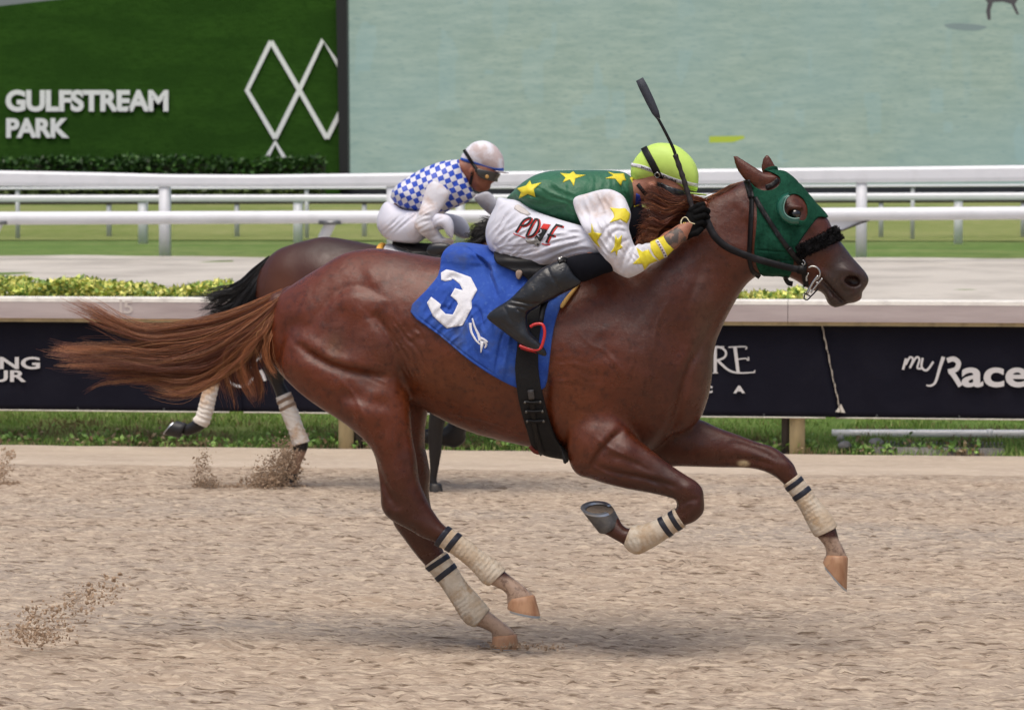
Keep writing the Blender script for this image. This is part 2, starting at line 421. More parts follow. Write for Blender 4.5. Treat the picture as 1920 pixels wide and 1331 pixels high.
def patch(fr, bvhs, poly, off=.002, thick=.003, step=4., holes=(), n=1, relief=None):
    """flat piece laid on the first surface met behind a pixel outline; follows its curvature, has an edge"""
    if n > 1: poly = spline(poly, n)
    vo, tri = cdt(poly, step, [spline(hh, n) if n > 1 else hh for hh in holes])
    d = fr.dirl(vo[:, 0], vo[:, 1]); o = Vector(fr.cam); pts = np.full((len(vo), 3), np.nan); nor = np.zeros((len(vo), 3)); dep = np.full(len(vo), np.nan)
    for i in range(len(vo)):
        best = None
        for bv in bvhs:
            hit = bv.ray_cast(o, Vector(d[i]).normalized())
            if hit[0] is not None and (best is None or hit[3] < best[3]): best = hit
        if best: pts[i] = best[0]; nn = best[1]; nor[i] = nn if nn.dot(Vector(d[i])) < 0 else -nn; dep[i] = best[3]
    bad = np.isnan(dep)
    if bad.all(): return None
    for i in np.where(bad)[0]:
        j = np.where(~bad)[0][np.argmin(((vo[~bad]-vo[i])**2).sum(1))]
        dd = d[i]/np.linalg.norm(d[i]); pts[i] = fr.cam+dd*dep[j]; nor[i] = nor[j]
    # smooth normals over the piece
    E = np.array([(f[a], f[(a+1) % len(f)]) for f in tri for a in range(len(f))]); m = len(vo)
    for it in range(3):
        S = nor+np.stack([np.bincount(E[:, 0], nor[E[:, 1], a], m)+np.bincount(E[:, 1], nor[E[:, 0], a], m) for a in range(3)], 1)
        nor = S/np.maximum(np.linalg.norm(S, axis=1), 1e-9)[:, None]
    o_ = off+(relief(vo) if relief else 0)
    top = pts+nor*np.reshape(o_, (-1, 1)) if np.ndim(o_) else pts+nor*o_
    low = top-nor*thick
    cnt = {}
    for f in tri:
        for a in range(len(f)):
            e = (f[a], f[(a+1) % len(f)]); cnt[tuple(sorted(e))] = cnt.get(tuple(sorted(e)), []) + [e]
    cam_l = fr.cam; faces = []
    for f in tri:
        a, b, c_ = top[f[0]], top[f[1]], top[f[2]]
        faces.append(tuple(f) if np.dot(np.cross(b-a, c_-a), nor[f[0]]) > 0 else tuple(f)[::-1])
    for k_, es in cnt.items():
        if len(es) == 1: a, b = es[0]; faces.append((a, b, b+m, a+m))
    return np.concatenate([top, low]), faces
def stroke(pts, w, w2=None, n=4):
    """outline of a brush stroke along pixel points"""
    P = spline(pts, n, False) if n > 1 and len(pts) > 2 else np.asarray(pts, float)
    T = np.gradient(P, axis=0); T /= np.maximum(np.linalg.norm(T, axis=1), 1e-9)[:, None]; Nn = np.stack([-T[:, 1], T[:, 0]], 1)
    ww = np.linspace(w, w if w2 is None else w2, len(P))[:, None]/2
    return np.concatenate([P+Nn*ww, (P-Nn*ww)[::-1]])
def tube(P, r, seg=8, closed=False, cap=True):
    """round tube along 3D points; r scalar or per point"""
    P = np.asarray(P, float); m = len(P); r = np.broadcast_to(np.asarray(r, float), (m,))
    T = np.gradient(P, axis=0) if not closed else np.roll(P, -1, 0)-np.roll(P, 1, 0)
    T /= np.maximum(np.linalg.norm(T, axis=1), 1e-12)[:, None]
    ref = np.array([0, 0, 1.]) if abs(T[0][2]) < .9 else np.array([1., 0, 0]); V = []
    nrm = np.cross(T[0], ref); nrm /= np.linalg.norm(nrm)
    for i in range(m):
        nrm = nrm-T[i]*(nrm @ T[i]); nrm /= max(np.linalg.norm(nrm), 1e-9); bn = np.cross(T[i], nrm)
        for a in range(seg): th = 2*math.pi*a/seg; V.append(P[i]+r[i]*(math.cos(th)*nrm+math.sin(th)*bn))
    Fc = []
    for i in range(m if closed else m-1):
        for a in range(seg):
            j = (i+1) % m; Fc.append((i*seg+a, i*seg+(a+1) % seg, j*seg+(a+1) % seg, j*seg+a))
    if cap and not closed: Fc += [tuple(range(seg))[::-1], tuple(range((m-1)*seg, m*seg))]
    return np.array(V), Fc
def band(P, w, t, side):
    """flat strap along 3D points: width w across `side`, thickness t"""
    P = np.asarray(P, float); m = len(P); side = np.broadcast_to(np.asarray(side, float), (m, 3)); w = np.broadcast_to(np.asarray(w, float), (m,))
    T = np.gradient(P, axis=0); T /= np.linalg.norm(T, axis=1)[:, None]
    A = np.cross(T, side); A /= np.maximum(np.linalg.norm(A, axis=1), 1e-9)[:, None]; B = np.cross(A, T); V = []
    for i in range(m):
        for sa, sb in ((-1, -1), (1, -1), (1, 1), (-1, 1)): V.append(P[i]+A[i]*sa*w[i]/2+B[i]*sb*t/2)
    Fc = []
    for i in range(m-1):
        for a in range(4): Fc.append((i*4+a, i*4+(a+1) % 4, i*4+4+(a+1) % 4, i*4+4+a))
    Fc += [(3, 2, 1, 0), tuple(range((m-1)*4, m*4))]
    return np.array(V), Fc
def join(parts):
    V = []; Fc = []; b = 0
    for v, f in parts:
        V.append(np.asarray(v)); Fc += [tuple(int(i)+b for i in q) for q in f]; b += len(v)
    return np.concatenate(V), Fc
def box(lo, hi, bev=0.):
    lo = np.array(lo, float); hi = np.array(hi, float)
    if bev <= 0:
        V = [(x, y, z) for x in (lo[0], hi[0]) for y in (lo[1], hi[1]) for z in (lo[2], hi[2])]
        return np.array(V), [(0, 1, 3, 2), (4, 6, 7, 5), (0, 4, 5, 1), (2, 3, 7, 6), (0, 2, 6, 4), (1, 5, 7, 3)]
    bm = bmesh.new(); bmesh.ops.create_cube(bm, size=1)
    for v in bm.verts: v.co = Vector([(lo[i]+hi[i])/2+v.co[i]*(hi[i]-lo[i]) for i in range(3)])
    bmesh.ops.bevel(bm, geom=bm.edges[:], offset=bev, segments=2, affect='EDGES')
    bm.verts.index_update(); r = np.array([tuple(v.co) for v in bm.verts]), [tuple(v.index for v in f.verts) for f in bm.faces]; bm.free(); return r
def prism(profile, u0, u1, nseg=1):
    """profile (v, z) swept along u"""
    P = np.asarray(profile, float); m = len(P); V = []; Fc = []
    for i in range(nseg+1):
        u = u0+(u1-u0)*i/nseg; V += [(u, p[0], p[1]) for p in P]
    for i in range(nseg):
        for a in range(m): Fc.append((i*m+a, i*m+(a+1) % m, (i+1)*m+(a+1) % m, (i+1)*m+a))
    Fc += [tuple(range(m))[::-1], tuple(range(nseg*m, nseg*m+m))]
    return np.array(V), Fc
def plate(fr, poly, v, thick, n=1):
    """flat plate of a pixel outline standing in the plane v"""
    if n > 1: poly = spline(poly, n)
    P = np.asarray(poly, float); u, z = fr.uz(P[:, 0], P[:, 1], v); m = len(P)
    A = np.stack([u, np.full(m, v), z], 1); B = A.copy(); B[:, 1] += thick
    area = np.sum(u*np.roll(z, -1)-np.roll(u, -1)*z)
    f = tuple(range(m)) if area > 0 else tuple(range(m))[::-1]
    return np.concatenate([A, B]), [f, tuple(i+m for i in f[::-1])]+[(i, (i+1) % m, (i+1) % m+m, i+m) for i in range(m)]
def text_geo(body, bold=0., ext=.01, spacing=1.0, shear=0.):
    cu = bpy.data.curves.new('t', 'FONT'); cu.body = body; cu.offset = bold; cu.extrude = ext; cu.space_character = spacing; cu.resolution_u = 6; cu.shear = shear
    ob = bpy.data.objects.new('t', cu); COL.objects.link(ob); bpy.context.view_layer.update()
    me = bpy.data.meshes.new_from_object(ob.evaluated_get(bpy.context.evaluated_depsgraph_get()))
    V = np.array([tuple(v.co) for v in me.vertices]); Fc = [tuple(p.vertices) for p in me.polygons]
    bpy.data.objects.remove(ob); bpy.data.meshes.remove(me); bpy.data.curves.remove(cu); return V, Fc
def lettering(name, body, fr, v, x0, y0, x1, y1, mat, parent, bold=0., depth=.02, spacing=1.0, x1b=None, shear=0.):
    """word fitted to a pixel box on the plane v"""
    V, Fc = text_geo(body, bold, .5, spacing, shear)
    a, b = V.min(0), V.max(0); tx = (V[:, 0]-a[0])/(b[0]-a[0]); ty = (V[:, 1]-a[1])/(b[1]-a[1])
    u, z = fr.uz(x0+tx*(x1-x0), y1+ty*(y0-y1), v)
    W = np.stack([u, v-depth*(V[:, 2]-a[2])/(b[2]-a[2]), z], 1)
    return mesh_obj(name, W, Fc, mat, parent, smooth=False, fr=fr)
def strands(paths, r, sides=3):
    """hair: paths (S, N, 3), r (S, N)"""
    S, N, _ = paths.shape; T = np.gradient(paths, axis=1); T /= np.maximum(np.linalg.norm(T, axis=2), 1e-9)[..., None]
    ref = np.random.normal(size=(S, 1, 3)); A = np.cross(T, np.broadcast_to(ref, T.shape)); A /= np.maximum(np.linalg.norm(A, axis=2), 1e-9)[..., None]; B = np.cross(T, A)
    V = np.stack([paths+r[..., None]*(math.cos(2*math.pi*a/sides)*A+math.sin(2*math.pi*a/sides)*B) for a in range(sides)], 2).reshape(-1, 3)
    s, i, a = np.meshgrid(np.arange(S), np.arange(N-1), np.arange(sides), indexing='ij'); a2 = (a+1) % sides; base = (s*N+i)*sides
    return V, np.stack([base+a, base+a2, base+sides+a2, base+sides+a], -1).reshape(-1, 4)
def resample(P, N):
    P = spline(P, 6, False); L = np.concatenate([[0], np.cumsum(np.linalg.norm(np.diff(P[:, :2], axis=0), axis=1))]); t = np.linspace(0, L[-1], N)
    return np.stack([np.interp(t, L, P[:, i]) for i in range(P.shape[1])], 1)
def vnoise(x, y, seed=0):
    xi = np.floor(x).astype(np.int64); yi = np.floor(y).astype(np.int64); fx = x-xi; fy = y-yi
    fx = fx*fx*(3-2*fx); fy = fy*fy*(3-2*fy)
    def hsh(a, b):
        q = (a*374761393+b*668265263+seed*974711) & 0xffffffff; q = ((q ^ (q >> 13))*1274126177) & 0xffffffff
        return ((q ^ (q >> 16)) & 0xffff)/65535.
    return (hsh(xi, yi)*(1-fx)+hsh(xi+1, yi)*fx)*(1-fy)+(hsh(xi, yi+1)*(1-fx)+hsh(xi+1, yi+1)*fx)*fy
# ================================================================== the setting
RF = Frame((0, 22.2, 0), YAW)                     # runs along the inner rail of the dirt track
PROF = np.array([(-.4, -.12), (-.12, -.06), (.0, .0), (.5, .15), (1.0, .27), (2.0, .30), (4.5, .55), (10, .98), (19.5, 1.185), (27, 1.33), (36, 1.37), (43, 2.05), (52, 2.25), (90, 2.5), (900, 2.6)])
def ground_z(v): return np.interp(v, PROF[:, 0], PROF[:, 1])
def grid_mesh(us, vs, zf):
    U, V = np.meshgrid(us, vs, indexing='ij'); Z = zf(U, V); nu, nv = len(us), len(vs)
    i, j = np.meshgrid(np.arange(nu-1), np.arange(nv-1), indexing='ij'); b = i*nv+j
    return np.stack([U, V, Z], -1).reshape(-1, 3), np.stack([b, b+nv, b+nv+1, b+1], -1).reshape(-1, 4)
M_dirt = material('track_dirt', srgb(168, 150, 132), .95, var=[(.7, srgb(156, 145, 134), .42, .66), (44, srgb(196, 179, 159), .45, .64), (30, srgb(110, 93, 78), .53, .66)], bump=(70, .7, .02), bump2=(260, .5, .006), spec=.1, stretch=(.22, 1, 1))
M_sand = material('grey_sand', srgb(190, 184, 175), .95, var=[(.8, srgb(166, 160, 152), .42, .65)], bump=(3.5, .9, .06), spec=.1)
M_turf = material('turf', srgb(106, 132, 70), .95, var=[(.35, srgb(132, 142, 90), .42, .62), (5, srgb(82, 108, 54), .42, .7)], bump=(60, .8, .03), spec=.1, stretch=(.5, 1, 1))
M_white = material('white_rail', (.74, .75, .79), .4, var=[(2.5, (.64, .65, .68), .5, .8)], bump=(6, .05, .01), spec=.5)
M_navy = material('navy_vinyl', srgb(21, 21, 33), .6, var=[(3, srgb(27, 27, 38), .45, .75)], bump=(2.2, .5, .03), spec=.12, dirt=(60, srgb(92, 88, 86), .70, .78))
M_rope = material('pale_edging', srgb(205, 200, 190), .7, var=[(20, srgb(150, 140, 130), .5, .8)])
M_cap = material('weathered_cap', srgb(186, 174, 172), .7, var=[(7, srgb(160, 146, 146), .4, .7)], bump=(40, .3, .004), stretch=(.12, 1, 1))
M_captop = material('cap_paint', srgb(226, 222, 214), .6, var=[(9, srgb(196, 190, 184), .45, .75)])
M_post = material('weathered_post', srgb(196, 180, 140), .8, var=[(8, srgb(150, 136, 108), .45, .75)], bump=(30, .4, .006), stretch=(1, 1, .2))
M_pdark = material('dark_post', srgb(66, 60, 56), .85, bump=(30, .4, .006))
M_print = material('white_print', srgb(206, 204, 204), .6, dirt=(50, srgb(150, 146, 146), .62, .75))
M_conc = material('concrete', srgb(150, 146, 140), .9, var=[(7, srgb(112, 108, 104), .42, .7)], bump=(40, .7, .02))
M_steel = material('galvanised', srgb(120, 122, 124), .4, metal=.8)
# --- dirt: churned sheet in view, coarse sheet round it
us = np.arange(-4.9, 4.9, .0145); vs = np.concatenate([np.arange(-12.6, -8, .014), np.arange(-8, -3.5, .02), np.arange(-3.5, .02, .028)])
def dirt_h(U, V):
    a = np.clip((-V-1.15)/.9, 0.10, 1); h_ = 0
    for sc, am, st, sd in ((1.1, .012, .5, 1), (3.2, .008, .45, 2), (7, .005, .4, 3), (13, .007, .40, 4), (25, .012, .42, 5), (44, .011, .5, 6)):
        n_ = vnoise(U*sc*st, V*sc, sd)
        h_ = h_+am*(n_ if sc < 5 else np.clip(np.abs(n_-.5)*3.2, 0, 1)**.75)
    foot = 0
    rs = np.random.RandomState(3)
    for i in range(130):                           # hoof prints
        cu, cv = rs.uniform(-4.6, 4.6), rs.uniform(-12.3, -1.6); r = rs.uniform(.05, .10)
        q = ((U-cu)/r*.8)**2+((V-cv)/r)**2; foot = foot-.022*np.exp(-q*q)+.012*np.exp(-((np.sqrt(q)-1.35)/.35)**2)
    return (h_+foot)*a-.031+.018*np.exp(-((V+.12)/.16)**2)+.012*(vnoise(U*2, V*3, 9)-.5)*(1-a)
o = mesh_obj('dirt_track', *grid_mesh(us, vs, dirt_h), M_dirt, None, fr=RF); tag(o, 'harrowed tan dirt track under the horses', 'track', kind='structure')
ul = np.arange(-5.2, 5.2, .05); tl = np.linspace(0, 1, 16); Ul, Tl = np.meshgrid(ul, tl, indexing='ij')
Vl = (-1.15-.28*vnoise(Ul*1.3, Ul*0, 71)-.10*vnoise(Ul*6, Ul*0, 72))*(1-Tl)+.02*Tl; Zl = -.030+.022*np.clip(Tl*5, 0, 1)+.022*np.exp(-((Vl+.12)/.16)**2)+.006*vnoise(Ul*3, Vl*4, 73)*np.clip(Tl*6, 0, 1)
il, jl = np.meshgrid(np.arange(len(ul)-1), np.arange(15), indexing='ij'); bl = il*16+jl
o = mesh_obj('track_edge', np.stack([Ul, Vl, Zl], -1).reshape(-1, 3), np.stack([bl, bl+16, bl+17, bl+1], -1).reshape(-1, 4), material('pale_sand', srgb(184, 169, 152), .95, var=[(3, srgb(168, 153, 138), .42, .7), (40, srgb(200, 187, 171), .5, .75)], bump=(60, .5, .01), spec=.1, stretch=(.3, 1, 1)), None, fr=RF); tag(o, 'smooth pale sand lip along the foot of the rail', 'track', kind='structure')
o = mesh_obj('ground', *grid_mesh(np.array([-160., -4.88, 4.88, 160]), np.array([-120., -12.5, -.02]), lambda U, V: U*0-.06), M_dirt, None, fr=RF, smooth=False); tag(o, 'wide dirt ground round the track', 'ground', kind='structure')
# --- grass and sand beyond the rail
vr = np.concatenate([np.arange(-.2, 3, .1), np.arange(3, 45, 1.0), np.arange(45, 100, 5), [150, 300, 890]])
o = mesh_obj('turf_course', *grid_mesh(np.concatenate([[-300, -80], np.arange(-26, -6, .4), np.arange(-6, 6, .08), np.arange(6, 26.1, .4), [80, 300]]), vr, lambda U, V: ground_z(V)+.02*(vnoise(U*1.5, V*1.5, 4)-.5)*(V > .2)-.09*np.exp(-((V-.02)/.16)**2)*vnoise(U*2.6, V*5, 17)-.05*np.exp(-((V-.02)/.16)**2)*vnoise(U*9, V*9, 18)), M_turf, None, fr=RF); tag(o, 'green turf rising beyond the rail', 'grass', kind='structure')
M_dry = material('dry_turf', srgb(134, 142, 88), .95, var=[(.4, srgb(116, 130, 72), .42, .62), (6, srgb(150, 150, 104), .5, .75)], bump=(60, .8, .03), spec=.1, stretch=(.4, 1, 1))
o = mesh_obj('turf_bank', *grid_mesh(np.concatenate([[-80], np.arange(-26, 26.1, .8), [80]]), np.concatenate([np.arange(31.5, 45, 1.0), [52]]), lambda U, V: ground_z(V)+.016), M_dry, None, fr=RF); tag(o, 'drier olive grass bank below the video screen', 'grass', kind='structure')
def sandz(U, V): return ground_z(V)+.018*vnoise(U*1.2, V*.8, 12)+.004+.03*np.exp(-((V-19.3-.5*(vnoise(U*.5, U*0, 5)-.5))/.25)**2)*vnoise(U*.8, U*0, 7)
o = mesh_obj('sand_path', *grid_mesh(np.arange(-26, 26, .16), np.arange(4.2, 19.45, .16), sandz), M_sand, None, fr=RF); tag(o, 'pale grey sand path behind the hedge', 'path', kind='structure')
# --- leaves and grass
def leaves(n, pos, size, cols, droop=.3, seed=1):
    rs = np.random.RandomState(seed); d = rs.normal(size=(n, 3)); d[:, 2] = np.abs(d[:, 2])*.6+.1; d /= np.linalg.norm(d, axis=1)[:, None]
    w = np.cross(d, rs.normal(size=(n, 3))); w /= np.linalg.norm(w, axis=1)[:, None]; nn = np.cross(d, w)
    L = size*rs.uniform(.6, 1.25, n)[:, None]; Wd = L*.32
    a = pos; b = pos+d*L*.5+w*Wd; c = pos+d*L-nn*L*droop; e = pos+d*L*.5-w*Wd; m = pos+d*L*.5+nn*L*.06
    V = np.stack([a, b, c, e, m], 1).reshape(-1, 3); k_ = np.arange(n)*5
    Fc = np.concatenate([np.stack([k_, k_+1, k_+4], 1), np.stack([k_+1, k_+2, k_+4], 1), np.stack([k_+2, k_+3, k_+4], 1), np.stack([k_+3, k_, k_+4], 1)])
    ci = rs.choice(len(cols), n, p=[c_[1] for c_ in cols]); C_ = np.array([c_[0] for c_ in cols])[ci]*rs.uniform(.75, 1.2, (n, 1))
    return V, Fc, np.repeat(C_, 5, 0)
M_leaf = material('hedge_leaf', rough=.5, attr=True, spec=.4)
def hedge(name, fr, u0, u1, v0, v1, z0, z1, n, size, cols, label, seed, lump=.07):
    rs = np.random.RandomState(seed); root = empty(name, fr, ((u0+u1)/2, (v0+v1)/2, z0), label, 'hedge')
    u = rs.uniform(u0, u1, n); q = rs.uniform(0, 1, n); side = rs.uniform(0, 1, n)
    top = z1+lump*(vnoise(u*2.2, u*0, seed)-.5)*2*.6+lump*(vnoise(u*7, u*0, seed+1)-.5)
    v = np.where(side < .45, v0+rs.uniform(0, .12, n), rs.uniform(v0, v1, n)); z = np.where(side < .45, z0+q*(top-z0), top-rs.exponential(.06, n))
    v = v+.10*(vnoise(u*4, z*4, seed+2)-.5)
    # pale and dark tips come in patches
    V, Fc, C_ = leaves(n, np.stack([u, v, z], 1), size, cols, seed=seed)
    sh = np.repeat(vnoise(u*3.1, z*5+7, seed+5), 5); C_ = C_*(.72+.55*sh)[:, None]
    f = mesh_obj('foliage', V, Fc, M_leaf, root, cols=C_, smooth=False); f['kind'] = 'stuff'
    M_in = material(name+'_twigs', srgb(38, 44, 22), .9, bump=(20, .8, .05))
    uu = np.linspace(u0, u1, 90)
    mesh_obj('branches', *grid_mesh(uu, np.linspace(0, 1, 9), lambda U, T: U*0), M_in, root) if False else None
    prof = [(v0+.12, z0), (v0+.10, z1-.14), (v0+.22, z1-.08), (v1-.2, z1-.08), (v1-.08, z1-.16), (v1-.08, z0)]
    mesh_obj('branches', *prism(prof, u0, u1, 40), M_in, root, smooth=False)
    return root
YG = [(srgb(222, 216, 120), .34), (srgb(184, 194, 96), .28), (srgb(136, 162, 76), .26), (srgb(100, 128, 62), .12)]
hedge('yellow_hedge', RF, -6.5, float(RF.uz(1502, 530, 1.8)[0]), 1.35, 2.3, .22, 1.175, 44000, .055, YG, 'yellow and green leafy hedge right behind the navy banner rail', 21)
# --- verge grass blades
rs = np.random.RandomState(5); n = 52000
u = rs.uniform(-5.6, 5.6, n); v = rs.uniform(.0, 1.35, n); keep = vnoise(u*2.5, v*5, 31)+.35*vnoise(u*9, v*14, 32)+.35*np.clip(v, 0, .6) > .42; u, v = u[keep], v[keep]; n = len(u)
z = ground_z(v)-.004; hgt = rs.uniform(.02, .06, n)*(.6+.8*vnoise(u*3, v*6, 8)); an = rs.uniform(0, math.pi, n); ln = rs.normal(0, .35, (n, 2))*hgt[:, None]; w_ = .004
A = np.stack([u-np.cos(an)*w_, v-np.sin(an)*w_, z], 1); B = np.stack([u+np.cos(an)*w_, v+np.sin(an)*w_, z], 1); T = np.stack([u+ln[:, 0], v+ln[:, 1], z+hgt], 1)
gc = np.array([srgb(148, 178, 92), srgb(126, 160, 74), srgb(166, 184, 112), srgb(172, 156, 116)])[rs.choice(4, n, p=[.35, .35, .2, .1])]
brown = (vnoise(u*3, v*8, 40) > .58) & (v < .55); gc[brown] = np.array(srgb(140, 120, 92))
o = mesh_obj('verge_grass', np.stack([A, B, T], 1).reshape(-1, 3), np.arange(3*n).reshape(-1, 3), material('grass_blade', rough=.6, attr=True, spec=.3), None, fr=RF, smooth=False, cols=np.repeat(gc, 3, 0))
tag(o, 'short green grass growing on the verge under the banner', 'grass', kind='stuff')
# low leafy weeds at the edge of the dirt and at the foot of the hedge
n = 3200; u = rs.uniform(-5.4, 5.2, n); v = np.abs(rs.normal(0, .10, n))+.03; keep = vnoise(u*3.4, v*6, 51) > .46; u, v = u[keep], v[keep]
V, Fc, C_ = leaves(len(u), np.stack([u, v, ground_z(v)+rs.uniform(0, .05, len(u))], 1), .05, [(srgb(112, 150, 70), .45), (srgb(142, 176, 92), .3), (srgb(160, 140, 108), .25)], seed=52)
o = mesh_obj('verge_weeds', V, Fc, M_leaf, None, fr=RF, smooth=False, cols=C_); tag(o, 'broad leafy weeds creeping along the dirt edge', 'weeds', kind='stuff')
# --- inner rail with its banners
rail = empty('inner_rail', RF, (0, 0, 0), 'low inner track rail with weathered cap board over navy banners', 'rail')
zc0 = float(RF.uz(960, 600, 0)[1]); zc1 = float(RF.uz(960, 559.5, 0)[1]); zb = float(RF.uz(960, 775, -.02)[1])
for i in range(-2, 3):                              # cap boards butt end to end
    u0, u1 = -1.62+i*3.66, -1.62+(i+1)*3.66-.004
    b_ = mesh_obj('cap_board', *prism([(-.13, zc0), (-.13, zc1-.032), (-.115, zc1-.026), (.11, zc1-.026), (.13, zc1-.034), (.13, zc0)], u0, u1, 6), M_cap, rail, smooth=False)
    mesh_obj('cap_paint', *prism([(-.132, zc1-.036), (-.128, zc1-.010), (-.10, zc1), (.10, zc1), (.126, zc1-.012), (.128, zc1-.036)], u0, u1, 6), M_captop, b_, smooth=False)
for i in range(-2, 3):
    mesh_obj('under_board', *prism([(-.10, zc0-.028), (-.10, zc0-.001), (.08, zc0-.001), (.08, zc0-.028)], -1.62+i*3.66, -1.62+(i+1)*3.66-.004), M_post, rail, smooth=False)
for x in (-195, 650, 1495, 2340):
    uu = float(RF.uz(x, 800, .06)[0])
    p = mesh_obj('post', *box((uu-.055, .02, -.15), (uu+.055, .11, zc0-.03), .006), M_post, rail)
    mesh_obj('post_brace', *box((uu-.115 if x > 1000 else uu+.06, .05, -.15), (uu-.06 if x > 1000 else uu+.12, .10, zc0-.03), .004), M_pdark, p)
# yardage mark on the cap board
for (x0, y0, x1, y1) in ((224, 562, 229, 588),):
    mesh_obj('mark', *plate(RF, [(x0, y0), (x1, y0), (x1, y1), (x0, y1)], -.1335, .001), material('faded_paint', srgb(200, 190, 184), .7), rail, smooth=False)
lettering('mark', '5', RF, -.1335, 232, 564, 249, 588, bpy.data.materials['faded_paint'], rail, bold=.02, depth=.001)
def banner(x0t, x0b, x1t, x1b, label, seed, bv=-.03):
    root = empty('banner', RF, (float(RF.uz((x0t+x1t)/2, 700, -.03)[0]), -.03, zb), label, 'banner', 'navy banners hung under the inner rail')
    nu, nz = 90, 18; xs = np.linspace(0, 1, nu); ts = np.linspace(0, 1, nz); P = []
    u0t, u1t = float(RF.uz(x0t, 600, -.03)[0]), float(RF.uz(x1t, 600, -.03)[0]); u0b, u1b = float(RF.uz(x0b, 775, -.03)[0]), float(RF.uz(x1b, 775, -.03)[0])
    for a in xs:
        for t in ts:
            uu = (u0t+(u1t-u0t)*a)*(1-t)+(u0b+(u1b-u0b)*a)*t; sag = .006*math.sin(a*math.pi*len(xs)/3.0+seed)*t+.012*float(vnoise(np.array([uu*1.5]), np.array([t*2.]), seed)[0]-.5)
            P.append((uu, bv+sag, zc0-.004+(zb-zc0)*t))
    i, j = np.meshgrid(np.arange(nu-1), np.arange(nz-1), indexing='ij'); b = i*nz+j
    s_ = mesh_obj('sheet', np.array(P), np.stack([b, b+1, b+nz+1, b+nz], -1).reshape(-1, 4), M_navy, root)
    md = s_.modifiers.new('thick', 'SOLIDIFY'); md.thickness = .003; md.offset = -1
    bot = np.array(P).reshape(nu, nz, 3)[:, -1]+np.array([0, -.004, -.006])
    mesh_obj('hem', *tube(bot[::3], .0062, 6), M_rope, root)
    for q in range(6, nu-4, 12):
        c_ = np.array(P).reshape(nu, nz, 3)[q, -1]+np.array([0, -.004, .012]); th = np.linspace(0, 2*math.pi, 9)[:-1]
        mesh_obj('grommet', *tube(np.stack([c_[0]+.006*np.cos(th), c_[1]+0*th, c_[2]+.006*np.sin(th)], 1), .002, 4, True), M_steel, root)
    return root
PV = -.048
b0 = banner(-760, -720, 437.5, 457.5, 'navy banner with white block lettering behind the flying chestnut tail', 2)
lettering('lettering', 'RACING', RF, PV, -118, 669, 75, 692, M_print, b0, bold=.025, depth=.003); lettering('lettering', 'TOUR', RF, PV, -90, 694, 49, 716, M_print, b0, bold=.025, depth=.003)
b1 = banner(437, 457, 1536, 1574, 'navy banner with serif lettering hidden behind the chestnut horse', 5)
def stroke_sign(name, strokes, root, mat, v=PV, fr=RF, th=.003):
    mesh_obj(name, *join([plate(fr, stroke(p, w, w2), v-.0006*i, th) for i, (p, w, w2) in enumerate(strokes)]), mat, root, smooth=False)
ring = [(450+26*math.cos(a), 698+26*math.sin(a)) for a in np.linspace(-.9, 3.3, 14)]
for e_ in ((ring, 5, 5), ([(376, 694), (384, 703), (392, 708)], 6, 5), ([(488, 694), (493, 703), (497, 714)], 7, 6), ([(420, 690), (428, 687)], 6, 6), ([(500, 660), (480, 676), (470, 690)], 5, 5)): stroke_sign('emblem', [e_], b1, M_print, PV-.001*random.random())
stroke_sign('lettering', [([(1306, 650), (1306, 699)], 6, 6), ([(1296, 651), (1316, 651)], 2, 2), ([(1300, 651), (1325, 650), (1358, 650)], 2.4, 2), ([(1336, 699), (1346, 699)], 2, 2), ([(1330, 652), (1350, 651), (1361, 660), (1357, 671), (1338, 677)], 4.5, 3.5),
            ([(1341, 651), (1341, 699)], 6, 6), ([(1346, 676), (1365, 693), (1384, 699), (1416, 698)], 5, 2), ([(1366, 651), (1398, 650), (1398, 655)], 2.2, 2), ([(1378, 651), (1384, 698)], 6.5, 6), ([(1381, 674), (1398, 672), (1402, 676)], 2.4, 2), ([(1404, 676), (1403, 669)], 2, 2), ([(1412, 699), (1416, 694)], 2, 2)], b1, M_print)
lettering('lettering', 'A', RF, PV, 1375, 723, 1397, 737, M_print, b1, bold=.05, depth=.003); lettering('lettering', 'C', RF, PV, 1316, 723, 1336, 737, M_print, b1, bold=.05, depth=.003)
b2 = banner(1530, 1567, 2700, 2740, 'navy banner lettered myRace at its hanging corner by the post', 9, -.016)
stroke_sign('lettering', [([(1693, 693), (1699, 672)], 4.5, 4.5), ([(1698, 684), (1706, 670), (1712, 674), (1706, 690)], 4, 4), ([(1708, 686), (1718, 670), (1724, 674), (1720, 690), (1730, 690)], 4, 3.5), ([(1730, 671), (1728, 688), (1738, 694), (1750, 678)], 4.2, 4),
            ([(1769, 669), (1762, 690), (1754, 716), (1745, 723), (1737, 722)], 7, 2.5)], b2, M_print)
stroke_sign('lettering', [([(1776, 676), (1788, 673), (1797, 680), (1793, 692), (1778, 697)], 9.5, 9.5), ([(1781, 694), (1790, 706), (1801, 724)], 10, 9)], b2, M_print)
lettering('lettering', 'ace', RF, PV, 1803, 689, 1928, 726, M_print, b2, bold=.025, depth=.003)
M_lace = material('lacing', srgb(176, 168, 156), .8, dirt=(40, srgb(80, 76, 72), .5, .6))
lc = empty('lacing_rope', RF, (float(RF.uz(1555, 690, -.03)[0]), -.03, zb), 'frayed pale rope lacing two navy banners together', 'rope')
lp = spline([(1539.5, 599), (1545, 628), (1552, 660), (1561, 705), (1569, 740), (1576, 773)], 5, False)
P3 = RF.loc(lp[:, 0]+.8*np.sin(np.arange(len(lp))*1.9), lp[:, 1], -.05); mesh_obj('rope', *tube(P3, .0055+.002*np.sin(np.arange(len(lp))*2.3), 7), M_lace, lc)
